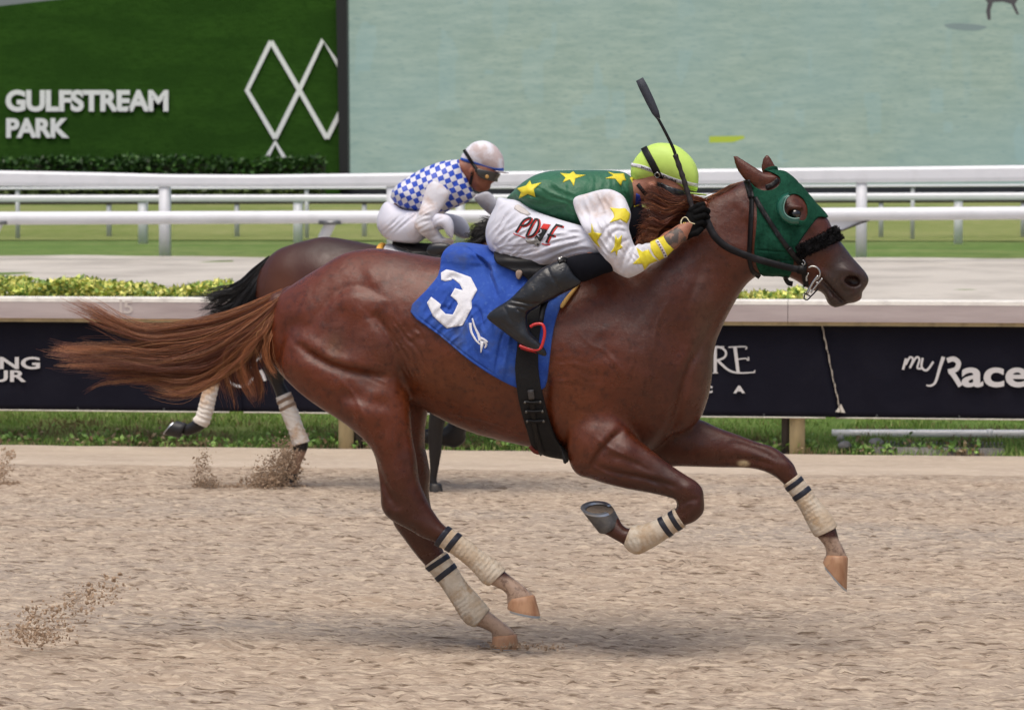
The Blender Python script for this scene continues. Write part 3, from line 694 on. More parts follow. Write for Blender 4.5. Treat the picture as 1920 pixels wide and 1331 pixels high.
mesh_obj('torn_corner', *plate(RF, [(1566, 772), (1577, 757), (1585, 774)], -.052, .003), M_rope, lc, smooth=False)
# --- pipe, drain and stones at the foot of the rail
px_ = np.linspace(1560, 2100, 12); P3 = RF.loc(px_, np.linspace(815, 816, 12), .42)
pp = empty('white_pipe', RF, tuple(P3[0]*np.array([1, 1, 0])+np.array([0, 0, .1])), 'white plastic pipe lying on the grass beside the drain', 'pipe')
M_pipe = material('pvc_pipe', (.88, .89, .92), .3)
mesh_obj('tube', *tube(P3, .040, 16), M_pipe, pp); mesh_obj('coupling', *tube(RF.loc(np.array([1850., 1862.]), np.array([815.5, 815.6]), .42), .044, 16), M_pipe, pp)
dr = empty('storm_drain', RF, (float(RF.uz(1760, 850, .1)[0]), .1, 0), 'low concrete storm drain with steel grate under the pipe', 'drain')
ua, ub = float(RF.uz(1636, 850, .1)[0]), float(RF.uz(1884, 850, .1)[0])
mesh_obj('curb', *box((ua, .06, -.1), (ub, .14, .062), .01), M_conc, dr); mesh_obj('curb', *box((ua, .40, -.1), (ub, .48, .10), .01), M_conc, dr)
for i, q in enumerate(np.linspace(ua+.02, ub-.02, 34)): mesh_obj('grate_bar', *box((q-.004, .141, .075), (q+.004, .399, .092)), M_steel, dr, smooth=False)
mesh_obj('grate_frame', *box((ua, .145, .066), (ub, .16, .0735)), M_steel, dr, smooth=False)
def stone(fr, c, r, seed, mat, label, group):
    bm = bmesh.new(); bmesh.ops.create_icosphere(bm, subdivisions=3, radius=1); rs_ = np.random.RandomState(seed); k_ = rs_.normal(size=(7, 3))
    V = np.array([tuple(v_.co) for v_ in bm.verts]); Fc = [tuple(v_.index for v_ in f.verts) for f in bm.faces]; bm.free()
    V = V*(1+.16*np.sin(V @ k_.T*1.7+np.arange(7)).sum(1)/3)[:, None]
    root = mesh_obj('stone', V*np.array(r)+np.array(c), Fc, mat, None, fr=fr); tag(root, label, 'stone', group); return root
M_stone = material('pale_stone', srgb(168, 166, 164), .9, var=[(12, srgb(120, 116, 112), .45, .7)], bump=(50, .6, .01))
for (x, y, r, sd, lb) in ((1584, 848, (.055, .05, .035), 2, 'flat grey stone in the dirt edge between the post and the drain'), (1574, 826, (.03, .03, .03), 3, 'small pinkish stone half buried under the pipe end'), (1642, 843, (.05, .04, .05), 5, 'broken lump of concrete at the corner of the drain')):
    uu = float(RF.uz(x, y, .16)[0]); stone(RF, (uu, .16 if y > 830 else .3, float(ground_z(.16))+r[2]*.45+(.04 if y < 830 else 0)), r, sd, M_stone, lb, None)
# --- white rails of the turf course
def railing(name, fr, v, tops, label, posts, pw, ph_from, foot_v, round_=False, th=.06, mat=None, post_part='post', extra=None, matp=None, group='white rails of the turf course'):
    """tops: (x, y_top, y_bottom) in the photo along the rail"""
    T = np.array(tops, float); u0, zt = fr.uz(T[:, 0], T[:, 1], v); _, zbm = fr.uz(T[:, 0], T[:, 2], v)
    root = empty(name, fr, (0, v, float(ground_z(v))), label, 'railing', group); mat = mat or M_white
    if round_:
        P = np.stack([u0, np.full(len(T), v), (zt+zbm)/2], 1); mesh_obj('top_rail', *tube(P, (zt-zbm)/2, 14), mat, root)
    else:
        V = []; m_ = len(T)
        for i in range(m_):
            b_ = .012; V += [(u0[i], v+th, zbm[i]), (u0[i], v, zbm[i]), (u0[i], v-.01, (zbm[i]*.75+zt[i]*.25)), (u0[i], v-.01, zt[i]-.04), (u0[i], v+.012, zt[i]-.006), (u0[i], v+.04, zt[i]), (u0[i], v+th, zt[i]-.01)]
        Fc = [(i*7+a, i*7+(a+1) % 7, i*7+7+(a+1) % 7, i*7+7+a) for i in range(m_-1) for a in range(7)]+[tuple(range(7))[::-1], tuple(range((m_-1)*7, m_*7))]
        mesh_obj('top_rail', np.array(V), Fc, mat, root, smooth=False)
    for x in posts:
        uu = float(fr.uz(x, 400, v+.05)[0]); zz = float(np.interp(uu, u0, zt))-.03; g = float(ground_z(v+.05))-.06; w_ = pw/2
        mesh_obj(post_part, *box((uu-w_, v+.02, g), (uu+w_, v+.02+pw, zz), .008), matp or mat, root)
    return root
dA = 19.6
railing('white_railing', RF, dA, [(-700, 303, 337), (0, 320, 349), (200, 324, 350.5), (310, 327, 350), (480, 328, 351), (1000, 321, 348), (1920, 310, 340), (2700, 300, 332)], 'tall white railing with a broad flat top board at the sand path edge', (-130, 308, 735, 1172, 1615, 2060), .145, 0, 0, th=.07)
rp = railing('white_railing', RF, dA-1.3, [(-700, 400, 425), (0, 397, 422), (960, 394, 418), (1920, 387, 412), (2700, 382, 407)], 'round white pipe railing on slanted legs in front of the turf', (), .1, 0, 0, round_=True)
for x in (-12, 612, 1240, 2200):
    P3 = RF.loc(np.array([x+11., x-5., x-24.]), np.array([412., 445., 498.]), np.array([dA-1.3, dA-1.1, dA-.9])); mesh_obj('slanted_leg', *tube(P3, np.array([.075, .075, .075]), 10), M_white, rp)
    mesh_obj('bracket', *box(RF.loc(x-12., 418.5, dA-1.3)+np.array([0, -.09, -.02]), RF.loc(x+28., 414., dA-1.3)+np.array([0, .09, 0]), .006), M_steel, rp)
leg = mesh_obj('gusset', *plate(RF, [(1530, 412), (1628, 410), (1612, 418), (1580, 431), (1540, 440)], dA-1.28, .05), M_white, rp, smooth=False)
mesh_obj('gusset_edge', *tube(RF.loc(np.array([1540., 1580., 1612., 1630.]), np.array([441., 432., 419., 413.]), dA-1.3), .014, 6), M_pdark, rp)
railing('white_railing', RF, 27.5, [(-700, 367, 380), (0, 366, 379), (960, 364.5, 377.5), (1920, 361, 375), (2700, 358, 373)], 'thinner white railing with square posts standing in the turf', (-30, 267, 558, 862, 1170, 1480, 1797, 2110), .14, 0, 0, th=.05)
M_grey = material('grey_paint', srgb(186, 190, 194), .5)
railing('white_railing', RF, 36.0, [(-700, 370, 385), (0, 369, 384), (960, 368, 382), (1920, 365, 380), (2700, 362, 377)], 'far railing with dark top and slim grey posts on the turf', (-36, 204, 444, 683, 920, 1160, 1410, 1652, 1918), .085, 0, 0, th=.05, mat=M_pdark, matp=M_grey)
for x in (33, 575, 1130, 1711): pass
railing('white_railing', RF, 34.5, [(-700, 352, 357), (0, 351, 356), (960, 349, 354), (1920, 345, 350), (2700, 342, 347)], 'farthest thin wire railing on slim pale posts', (33, 575, 1130, 1711), .075, 0, 0, th=.03, mat=M_grey)
# --- far hedges, turf wall sign, video screen
BK = Frame((0, 74, 0), 0)
DG = [(srgb(48, 84, 30), .5), (srgb(34, 62, 22), .35), (srgb(70, 108, 42), .15)]
zh = float(BK.uz(300, 301, -2)[1]); hedge('clipped_hedge', BK, -16, float(BK.uz(606, 300, -2)[0]), -2, -1, 2.0, zh, 9000, .16, DG, 'dark clipped hedge along the foot of the turf wall sign', 61, lump=.10)
OG = [(srgb(98, 112, 62), .5), (srgb(70, 86, 44), .5)]
zh = float(BK.uz(300, 346, -5)[1]); hedge('low_hedge', BK, -16, float(BK.uz(598, 300, -5)[0]), -5, -4, 1.9, zh, 6000, .18, OG, 'olive low hedge seen between the white rails', 62, lump=.08)
M_aturf = material('artificial_turf', srgb(46, 80, 27), .9, var=[(1.6, srgb(58, 96, 34), .42, .68), (14, srgb(40, 72, 22), .45, .75)], bump=(40, .7, .07), bump2=(120, .5, .03), spec=.1, stretch=(.28, 1, 1.1))
wall = empty('turf_wall_sign', BK, (-5, 0, 2.2), 'green artificial turf wall sign with white park name and diamonds', 'sign')
mesh_obj('turf_panel', *plate(BK, [(-300, 40), (-60, 18), (0, 12), (60, 5), (115, -1), (200, -9), (633, -16), (637, 372), (-300, 372)], 0, .5), M_aturf, wall, smooth=False)
M_wlet = material('white_letters', (.84, .86, .87), .5)
lettering('lettering', 'GULFSTREAM', BK, -.02, 11, 169, 316, 210, M_wlet, wall, bold=.042, depth=.04, spacing=.96); lettering('lettering', 'PARK', BK, -.02, 12, 222, 130, 259, M_wlet, wall, bold=.042, depth=.04, spacing=.96)
for p in ([(508, 78), (463, 170), (516, 260)], [(508, 78), (561, 169)], [(561, 169), (613, 260)], [(516, 260), (561, 169)], [(561, 169), (605, 76), (637, 126)], [(613, 260), (637, 212)], [(497, 302), (516, 267), (536, 302)]):
    mesh_obj('emblem_bar', *plate(BK, stroke(p, 8.5, n=1), -.05-.004*random.random(), .045), M_wlet, wall, smooth=False)
M_black = material('black_frame', (.012, .012, .014), .5)
scr = empty('video_screen', BK, (6, .6, 2.2), 'giant outdoor video screen showing a pale blurred race picture', 'screen')
ms = bpy.data.materials.new('screen_picture'); ms.use_nodes = True; N, L = ms.node_tree.nodes, ms.node_tree.links; b = N['Principled BSDF']
tc = N.new('ShaderNodeTexCoord'); mp = N.new('ShaderNodeMapping'); mp.inputs['Scale'].default_value = (.6, 1, 3.6); mp.inputs['Rotation'].default_value = (0, .05, 0); L.new(tc.outputs['Object'], mp.inputs['Vector'])
def nz(sc, det, vec): n_ = N.new('ShaderNodeTexNoise'); n_.inputs['Scale'].default_value = sc; n_.inputs['Detail'].default_value = det; L.new(vec, n_.inputs['Vector']); return n_.outputs['Fac']
def mx(a, b_, f):
    x = N.new('ShaderNodeMix'); x.data_type = 'RGBA'
    for s_, v_ in ((x.inputs[6], a), (x.inputs[7], b_)):
        if isinstance(v_, tuple): s_.default_value = (*v_, 1)
        else: L.new(v_, s_)
    L.new(f, x.inputs[0]); return x.outputs[2]
def rg(f, a, c): r = N.new('ShaderNodeMapRange'); r.inputs['From Min'].default_value = a; r.inputs['From Max'].default_value = c; L.new(f, r.inputs['Value']); return r.outputs['Result']
c1 = mx(srgb(134, 154, 142), srgb(154, 170, 156), rg(nz(1.6, 8, mp.outputs['Vector']), .35, .68))
c2 = mx(c1, srgb(116, 140, 134), rg(nz(7, 8, mp.outputs['Vector']), .52, .74))
c3 = mx(c2, srgb(134, 160, 158), rg(nz(.22, 2, tc.outputs['Object']), .42, .85))
bk = N.new('ShaderNodeTexVoronoi'); bk.distance = 'CHEBYCHEV'; bk.inputs['Scale'].default_value = 1.7; mp2 = N.new('ShaderNodeMapping'); mp2.inputs['Scale'].default_value = (1.4, 1, .6); L.new(tc.outputs['Object'], mp2.inputs['Vector']); L.new(mp2.outputs['Vector'], bk.inputs['Vector'])
sp = N.new('ShaderNodeSeparateColor'); L.new(bk.outputs['Color'], sp.inputs['Color'])
c4 = mx(c3, srgb(142, 172, 174), rg(sp.outputs['Red'], .80, 1.6))
b.inputs['Base Color'].default_value = (.02, .02, .02, 1); b.inputs['Roughness'].default_value = .6; L.new(c4, b.inputs['Emission Color']); b.inputs['Emission Strength'].default_value = .85
mesh_obj('screen_panel', *plate(BK, [(649, -90), (2500, -90), (2500, 346), (653, 346)], .6, .5), ms, scr, smooth=False)
mesh_obj('frame', *plate(BK, [(628, -95), (649.5, -95), (653.5, 350), (637, 350)], -.25, 1.2), M_black, scr, smooth=False)
mesh_obj('base', *plate(BK, [(637, 346.3), (2500, 346.3), (2500, 400), (637, 400)], .5, .9), material('dark_base', srgb(34, 36, 48), .7, bump=(4, .3, .05)), scr, smooth=False)
def scr_mat(nm, c): return material(nm, (.02, .02, .02), .6, emit=(c, .85))
mesh_obj('picture_horse', *plate(BK, [(1846, -30), (1846, -2), (1852, 6), (1849, 22), (1852, 38), (1858, 38), (1857, 20), (1862, 5), (1880, 4), (1896, 8), (1906, 28), (1911, 28), (1903, 8), (1912, -4), (1914, -30)], .585, .01), scr_mat('picture_brown', srgb(66, 62, 66)), scr, smooth=False)
mesh_obj('picture_shadow', *plate(BK, [(1770, 48), (1800, 44), (1850, 50), (1830, 58), (1790, 56)], .586, .01, n=4), scr_mat('picture_shade', srgb(116, 132, 130)), scr, smooth=False)
mesh_obj('picture_cloth', *plate(BK, [(1330, 256), (1395, 255), (1396, 260), (1375, 267), (1330, 268)], .585, .01), scr_mat('picture_yellow', srgb(160, 176, 52)), scr, smooth=False)
# ================================================================== the leading chestnut horse
_d = rays(945, 1215); _t = -CAMZ/_d[2]; _c = CAMP+_t*_d            # hoof contact on the ground
_evv = np.array([math.sin(YAW), math.cos(YAW), 0])
H1 = Frame(_c-.10*_evv, YAW)
M_coat = material('chestnut_coat', rough=.4, attr=True, var=[(260, srgb(124, 84, 60), .56, .92), (38, srgb(54, 22, 11), .50, .80), (5, srgb(50, 22, 13), .50, .9)], dirt=(170, srgb(140, 112, 88), .69, .76), bump=(330, .5, .003), bump2=(70, .22, .005), spec=.45, sheen=.0, roughvar=(7, .22, .38))
M_skin_dark = material('dark_skin', srgb(52, 42, 40), .45, bump=(200, .3, .002))
G1 = Grid.around(H1, (470, 270, 1650, 1235), (-.36, .34), .006)
TRUNK = [(532, 546), (570, 520), (606, 498), (642, 477), (678, 468), (710, 466), (750, 472), (784, 477), (816, 482), (870, 487), (940, 492), (1010, 493),
         (1070, 488), (1120, 482), (1170, 470), (1220, 446), (1270, 412), (1320, 380), (1362, 358), (1395, 340), (1420, 328), (1445, 322), (1466, 322),
         (1482, 331), (1496, 345), (1512, 362), (1530, 384), (1545, 401), (1554, 414), (1562, 431), (1574, 450), (1588, 469), (1602, 487), (1614, 500), (1624, 512), (1629, 525),
         (1624, 538), (1617, 548), (1615, 560), (1604, 567), (1592, 569), (1586, 571), (1575, 575), (1563, 576), (1552, 568), (1546, 554), (1536, 546), (1524, 545), (1510, 538), (1494, 527),
         (1474, 518), (1448, 516), (1424, 516), (1406, 527), (1392, 543), (1380, 563), (1363, 594), (1351, 620), (1343, 640), (1338, 665), (1336, 692), (1333, 720), (1327, 748), (1313, 784), (1290, 806),
         (1257, 818), (1226, 842), (1190, 852), (1140, 855), (1090, 853), (1048, 849), (1015, 842), (991, 837), (960, 830), (933, 824), (888, 811), (843, 793), (807, 773), (780, 757),
         (740, 745), (680, 745), (610, 745), (555, 727), (521, 693), (504, 669), (497, 644), (499, 621), (508, 590), (522, 560)]
G1.add(TRUNK, 0., [(520, 640, .66), (640, 560, .80), (780, 600, .80), (930, 640, .80), (1060, 680, .76), (1180, 680, .70), (1290, 720, .62), (1230, 540, .60), (1310, 620, .55), (1320, 480, .46), (1385, 430, .44),
                  (1440, 430, .58), (1480, 400, .66), (1500, 470, .60), (1545, 480, .62), (1600, 525, .78), (1565, 555, .62)], k=0,
       mods=[('n', 46, .007, 3), ('n', 15, .0022, 5), ('s', [(712, 588), (735, 612), (752, 645), (760, 700), (761, 745)], 5, 26, .010), ('s', [(592, 640), (604, 615), (622, 585), (643, 558), (668, 541), (700, 540), (728, 552)], 6, 24, .005),
             ('s', [(1216, 842), (1240, 822), (1262, 792), (1276, 750), (1288, 700), (1306, 660), (1335, 610)], 4, 22, -.009), ('s', [(1052, 690), (1044, 740), (1046, 790), (1060, 850)], 6, 26, -.008),
             ('w', 790, 635, 50, 40, 55, 11, .0035, 4), ('w', 770, 690, 30, 45, 75, 10, .003, 6), ('w', 1090, 700, 50, 50, 10, 14, .0016, 8),
             ('g', [(592, 640), (604, 615), (622, 585), (643, 558), (668, 541), (700, 540), (728, 552)], 9.5, 0.0068),
             ('b', 690, 570, 30, 22, 20, .012), ('b', 575, 590, 40, 40, 0, .014), ('b', 560, 670, 40, 35, 30, .012),
             ('g', [(585, 618), (592, 640), (612, 664), (645, 684), (690, 696), (735, 700)], 13.5, 0.0074),
             ('b', 640, 640, 40, 26, 30, .010), ('b', 716, 655, 34, 46, -20, .020),
             ('g', [(715, 585), (735, 612), (750, 645), (759, 690), (760, 740)], 10.8, 0.0124),
             ('g', [(745, 500), (740, 530), (735, 560)], 16.2, 0.0050), ('b', 715, 510, 26, 18, 60, .010),
             ('g', [(770, 600), (800, 650), (830, 690)], 27.0, 0.0050), ('b', 800, 690, 40, 30, 0, .006), ('g', [(855, 772), (900, 778), (950, 792), (985, 806)], 3, -.0035), ('g', [(1085, 600), (1120, 640), (1150, 655), (1190, 705)], 3, -.003), ('g', [(1180, 600), (1200, 650), (1196, 690)], 2.6, -.003), ('g', [(1262, 560), (1240, 610), (1236, 660)], 3, -.003), ('g', [(1330, 470), (1310, 530), (1290, 580)], 6, .003),
             ('g', [(790, 640), (806, 630), (818, 636)], 5.4, 0.0030), ('g', [(780, 625), (798, 612), (812, 618)], 5.4, 0.0030),
             ('g', [(858, 720), (850, 700), (852, 680)], 8.1, 0.0019),
             ('b', 905, 690, 90, 60, 15, .008), ('g', [(815, 775), (870, 775), (930, 795)], 13.5, 0.0025),
             # shoulder, triceps, chest
             ('g', [(1052, 680), (1044, 740), (1046, 790), (1060, 850)], 13, .012),
             ('b', 1110, 780, 46, 50, 0, .016), ('b', 1150, 690, 60, 60, 0, .010), ('b', 1230, 720, 40, 60, 15, .018),
             ('g', [(1216, 842), (1240, 822), (1262, 792), (1276, 750), (1288, 700), (1306, 660), (1335, 610), (1370, 560)], 8.1, 0.0112),
             ('g', [(1300, 780), (1306, 740), (1310, 700)], 9.5, 0.0037), ('b', 1298, 745, 14, 40, 10, .012),
             ('g', [(1165, 520), (1150, 580), (1160, 640), (1200, 700)], 21.6, 0.0037),
             ('g', [(1100, 560), (1120, 620), (1160, 680)], 18.9, 0.0031), ('b', 1240, 600, 40, 50, 0, .008),
             ('b', 1170, 560, 26, 34, 0, .006),
             ('g', [(1170, 802), (1145, 825), (1120, 855), (1105, 885)], 9.5, 0.0074),
             # neck and head
             ('g', [(1405, 352), (1402, 400), (1403, 450), (1412, 505)], 10.8, 0.0062), ('b', 1450, 470, 34, 34, 0, .014), ('b', 1350, 470, 40, 60, 30, .006),
             ('g', [(1420, 512), (1448, 505), (1490, 500), (1512, 500)], 6.8, 0.0025),
             ('b', 1488, 385, 18, 14, 40, .010), ('g', [(1502, 425), (1520, 440), (1532, 455)], 8.1, 0.0037),
             ('b', 1512, 462, 14, 8, 30, .010), ('g', [(1518, 480), (1540, 492), (1562, 515)], 10.8, 0.0043), ('g', [(1536, 500), (1556, 506), (1572, 520)], 6.8, 0.0025),
             ('g', [(1536, 519), (1550, 532), (1562, 546), (1576, 560), (1588, 570)], 4.1, 0.0100),
             ('g', [(1534, 518), (1550, 532), (1562, 546), (1576, 560), (1590, 572)], 3.2, .008), ('g', [(1582, 512), (1576, 528), (1584, 544), (1600, 548)], 4, .006), ('b', 1598, 508, 16, 4, 25, .006), ('b', 1602, 552, 12, 7, 0, .008), ('b', 1556, 560, 10, 9, 0, .010), ('b', 1592, 510, 16, 8, 30, .006), ('b', 1580, 530, 8, 14, 0, .005)])
# hind legs
NH = [(600, 590), (650, 560), (710, 570), (748, 620), (760, 690), (762, 729), (768, 759), (770, 790), (773, 822), (780, 858), (785, 898), (795, 925), (807, 950), (820, 970), (834, 986),
      (858, 1002), (883, 1020), (905, 1038), (932, 1056), (947, 1072), (960, 1082), (975, 1093), (993, 1109), (1001, 1120), (1006, 1132), (995, 1142), (970, 1144), (952, 1132), (951, 1122), (950, 1113), (941, 1105), (926, 1098),
      (908, 1091), (896, 1077), (887, 1067), (867, 1049), (842, 1031), (824, 1022), (812, 1015), (793, 1008), (770, 994), (736, 976), (721, 962), (715, 946), (714, 925), (710, 887), (701, 849), (685, 826), (667, 810),
      (640, 789), (590, 757), (547, 722), (528, 690), (535, 640), (560, 610)]
G1.add(NH, [(640, 640, -.12), (740, 860, -.165), (770, 990, -.15), (1000, 1130, -.12)],
       [(620, 640, .60), (700, 700, .66), (720, 760, .74), (740, 850, .80), (760, 960, .80), (850, 1020, .85), (980, 1120, 1.0)], k=.03,
       mods=[('n', 40, .006, 13), ('n', 14, .002, 15), ('s', [(560, 636), (600, 664), (645, 684), (690, 695), (735, 702)], 6, 28, -.009), ('s', [(735, 612), (752, 645), (760, 700)], 5, 24, .006), ('w', 725, 680, 30, 40, 20, 9, .0028, 16),
             ('b', 715, 655, 40, 50, -20, .020), ('b', 600, 690, 60, 40, 35, .016), ('g', [(560, 640), (600, 668), (645, 687), (690, 697), (740, 703)], 9, .014),
             ('g', [(752, 640), (757, 690), (757, 740)], 6, .010), ('b', 690, 770, 40, 30, 40, .012), ('g', [(640, 740), (690, 745), (745, 760)], 14, .010),
             ('g', [(707, 850), (725, 900), (740, 940)], 6, .010), ('g', [(725, 900), (745, 935), (752, 955)], 8, .006), ('b', 750, 960, 16, 16, 0, .008), ('b', 728, 960, 10, 10, 0, .006),
             ('g', [(760, 800), (765, 860), (780, 920)], 8, .005), ('b', 785, 975, 14, 10, 30, .006), ('g', [(640, 700), (676, 742), (700, 790), (722, 850)], 3, -.0035), ('g', [(735, 800), (742, 850), (752, 900), (765, 940)], 2.6, -.003)])
FH = [(690, 690), (760, 690), (800, 745), (801, 772), (797, 799), (796, 835), (801, 858), (806, 891), (804, 925), (808, 952), (818, 985), (829, 1028), (836, 1040), (853, 1064), (871, 1092), (890, 1113), (908, 1134), (920, 1148), (939, 1163), (958, 1178),
      (967, 1190), (970, 1200), (950, 1206), (926, 1202), (922, 1192), (921, 1185), (905, 1177), (893, 1173), (878, 1168), (867, 1156), (856, 1138), (842, 1116), (824, 1089), (806, 1068), (798, 1060), (779, 1038), (759, 1011), (741, 987), (736, 972), (728, 950),
      (722, 910), (712, 860), (690, 800), (660, 740)]
G1.add(FH, [(730, 740, .12), (800, 1000, .13), (945, 1200, .10)], [(730, 740, .7), (760, 860, .8), (790, 1000, .85), (940, 1190, 1.0)], k=.025)
# fore legs
NF = [(1100, 760), (1140, 762), (1170, 796), (1186, 815), (1218, 841), (1252, 868), (1285, 890), (1306, 903), (1317, 917), (1320, 938), (1319, 960), (1303, 977), (1279, 987), (1252, 1005), (1231, 1019),
      (1209, 1031), (1195, 1036), (1183, 1032), (1170, 1021), (1146, 1007), (1124, 994), (1128, 978), (1150, 966), (1160, 972), (1166, 982), (1176, 990), (1187, 988), (1213, 984), (1236, 974), (1262, 959), (1269, 948), (1266, 937), (1254, 932), (1225, 925), (1176, 916), (1135, 906),
      (1106, 897), (1086, 891), (1072, 876), (1065, 850), (1066, 810), (1076, 775)]
G1.add(NF, [(1110, 820, -.17), (1300, 940, -.17), (1190, 1010, -.17), (1120, 970, -.16)], [(1110, 810, .70), (1200, 880, .74), (1300, 940, .88), (1230, 1000, .85), (1140, 990, 1.0)], k=.03,
       mods=[('n', 26, .004, 23), ('s', [(1172, 800), (1145, 825), (1120, 855), (1106, 884)], 4, 20, .006), ('s', [(1130, 868), (1175, 884), (1225, 894), (1270, 910)], 4, 14, -.003),
             ('g', [(1125, 872), (1165, 884), (1210, 893), (1245, 902), (1272, 912)], 5, .010), ('g', [(1215, 895), (1245, 912), (1266, 928)], 3.5, .005), ('g', [(1150, 852), (1190, 862), (1235, 885)], 6, .005),
             ('g', [(1172, 800), (1145, 825), (1120, 855), (1108, 882)], 6, .012), ('b', 1180, 845, 22, 16, 35, .010), ('b', 1105, 830, 26, 36, 0, .010),
             ('b', 1304, 950, 10, 12, 0, .006), ('b', 1292, 912, 12, 10, 20, .006), ('g', [(1276, 945), (1296, 935), (1312, 934)], 4, .004), ('g', [(1270, 968), (1290, 955), (1300, 945)], 4, .004), ('g', [(1120, 815), (1150, 838), (1188, 856), (1230, 880)], 2.8, -.004), ('g', [(1100, 860), (1130, 880), (1170, 900)], 2.6, -.003)])
FF = [(1190, 800), (1250, 772), (1311, 786), (1342, 800), (1380, 814), (1420, 829), (1447, 837), (1468, 850), (1487, 869), (1495, 887), (1501, 897), (1515, 915), (1530, 936), (1550, 960), (1563, 978), (1568, 993), (1573, 1011), (1581, 1027), (1588, 1044), (1588, 1055),
      (1568, 1058), (1544, 1050), (1549, 1040), (1547, 1026), (1539, 1014), (1528, 1001), (1520, 988), (1508, 964), (1494, 939), (1480, 920), (1471, 909), (1454, 894), (1429, 882), (1400, 877), (1350, 876), (1282, 874), (1235, 872), (1190, 850)]
G1.add(FF, [(1240, 820, .10), (1480, 880, .11), (1570, 1050, .10)], [(1240, 820, .62), (1400, 850, .74), (1480, 880, .9), (1540, 960, .88), (1570, 1040, 1.0)], k=.03,
       mods=[('n', 24, .004, 33), ('g', [(1330, 862), (1380, 858), (1420, 862), (1455, 872)], 5, .006), ('g', [(1370, 826), (1420, 842), (1460, 862)], 5, .006), ('b', 1478, 868, 10, 9, 30, .006)])
# ears, nostril, eye sockets
for vv_, pts in ((-.055, [(1376, 291), (1380, 313), (1392, 332), (1406, 346), (1422, 352), (1440, 350), (1455, 340), (1456, 330), (1434, 325), (1417, 315), (1398, 303)]),
                 (.055, [(1439, 290), (1430, 300), (1428, 318), (1434, 332), (1452, 332), (1458, 322), (1451, 307)])):
    G1.add(pts, vv_, .55, k=.012)
for sv_ in (-1, 1):
    G1.add([(1583, 527), (1588, 519), (1598, 516), (1610, 519), (1618, 529), (1614, 537), (1603, 540), (1591, 536)], sv_*.066, 2.2, k=.006, op='s')
    G1.ball(1489, 401, sv_*.098, (.023, .020, .017), k=.012, op='s')
    G1.ball(1489, 389, sv_*.086, (.032, .014, .008), k=.016)
G1.D += 0
bodyV, bodyQ = G1.mesh(2)
def pxof(fr, V): return fr.px(V[:, 0], V[:, 1], V[:, 2])
def sm(x, a, b): t = np.clip((x-a)/(b-a), 0, 1); return t*t*(3-2*t)
def lerpc(C, col, w): return C*(1-w[:, None])+np.array(col)*w[:, None]
bx, by = pxof(H1, bodyV)
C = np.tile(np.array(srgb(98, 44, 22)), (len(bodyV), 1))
C = lerpc(C, srgb(112, 62, 32), np.exp(-(((bx-850)/120)**2+((by-720)/60)**2))*.6)           # orange reflected light painted into flank and belly
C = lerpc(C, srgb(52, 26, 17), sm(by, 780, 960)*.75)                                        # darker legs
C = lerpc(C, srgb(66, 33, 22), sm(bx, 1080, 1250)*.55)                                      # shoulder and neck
C = lerpc(C, srgb(112, 60, 32), np.exp(-(((bx-1080)/45)**2+((by-760)/90)**2))*.5)              # the same painted bounce light under the shoulder
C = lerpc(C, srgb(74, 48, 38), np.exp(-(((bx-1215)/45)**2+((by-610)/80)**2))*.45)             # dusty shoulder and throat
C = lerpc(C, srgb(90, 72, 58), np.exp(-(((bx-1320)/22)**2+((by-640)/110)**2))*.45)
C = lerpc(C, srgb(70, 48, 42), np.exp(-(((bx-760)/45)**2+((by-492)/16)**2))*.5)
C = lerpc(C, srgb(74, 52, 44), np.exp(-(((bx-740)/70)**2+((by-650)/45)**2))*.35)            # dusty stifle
C = lerpc(C, srgb(56, 46, 43), sm((bx-1540)*.9+(by-500)*.5, -6, 26)*.95*(by > 440)*(by < 640))         # grey muzzle
C = lerpc(C, srgb(96, 62, 54), np.exp(-(((bx-1612)/9)**2+((by-561)/7)**2))*.9)
C = lerpc(C, srgb(30, 14, 13), np.exp(-(((bx-1600)/13)**2+((by-528)/9)**2)**2))
C = lerpc(C, srgb(40, 22, 18), np.exp(-(((bx-1489)/13)**2+((by-402)/9)**2)))
C = lerpc(C, srgb(110, 86, 62), np.exp(-(((bx-628)/16)**2+((by-648)/24)**2))*.45*(bodyV[:, 1] < 0))   # dried mud on the thigh
far = bodyV[:, 1] > 0
pale = sm(by, 1075, 1090)*(bx < 1020)*(bx > 880)                                            # white pasterns of both hind legs and the far fore
pale = np.maximum(pale, sm(by, 1004, 1012)*(bx > 1500))
C = lerpc(C, srgb(176, 150, 130), pale*.9)
C = lerpc(C, srgb(196, 176, 140), np.exp(-np.maximum(0, ((bx-1394)/11)**2+((by-869)/6)**2)**2)*far*(bx > 1360))   # callus on the far forearm
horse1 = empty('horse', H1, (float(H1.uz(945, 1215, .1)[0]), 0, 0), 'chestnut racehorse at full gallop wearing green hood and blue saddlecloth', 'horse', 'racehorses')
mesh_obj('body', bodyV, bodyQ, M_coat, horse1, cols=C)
BV_body = bvh_of(bodyV, bodyQ)
print('horse body', len(bodyV), len(bodyQ))
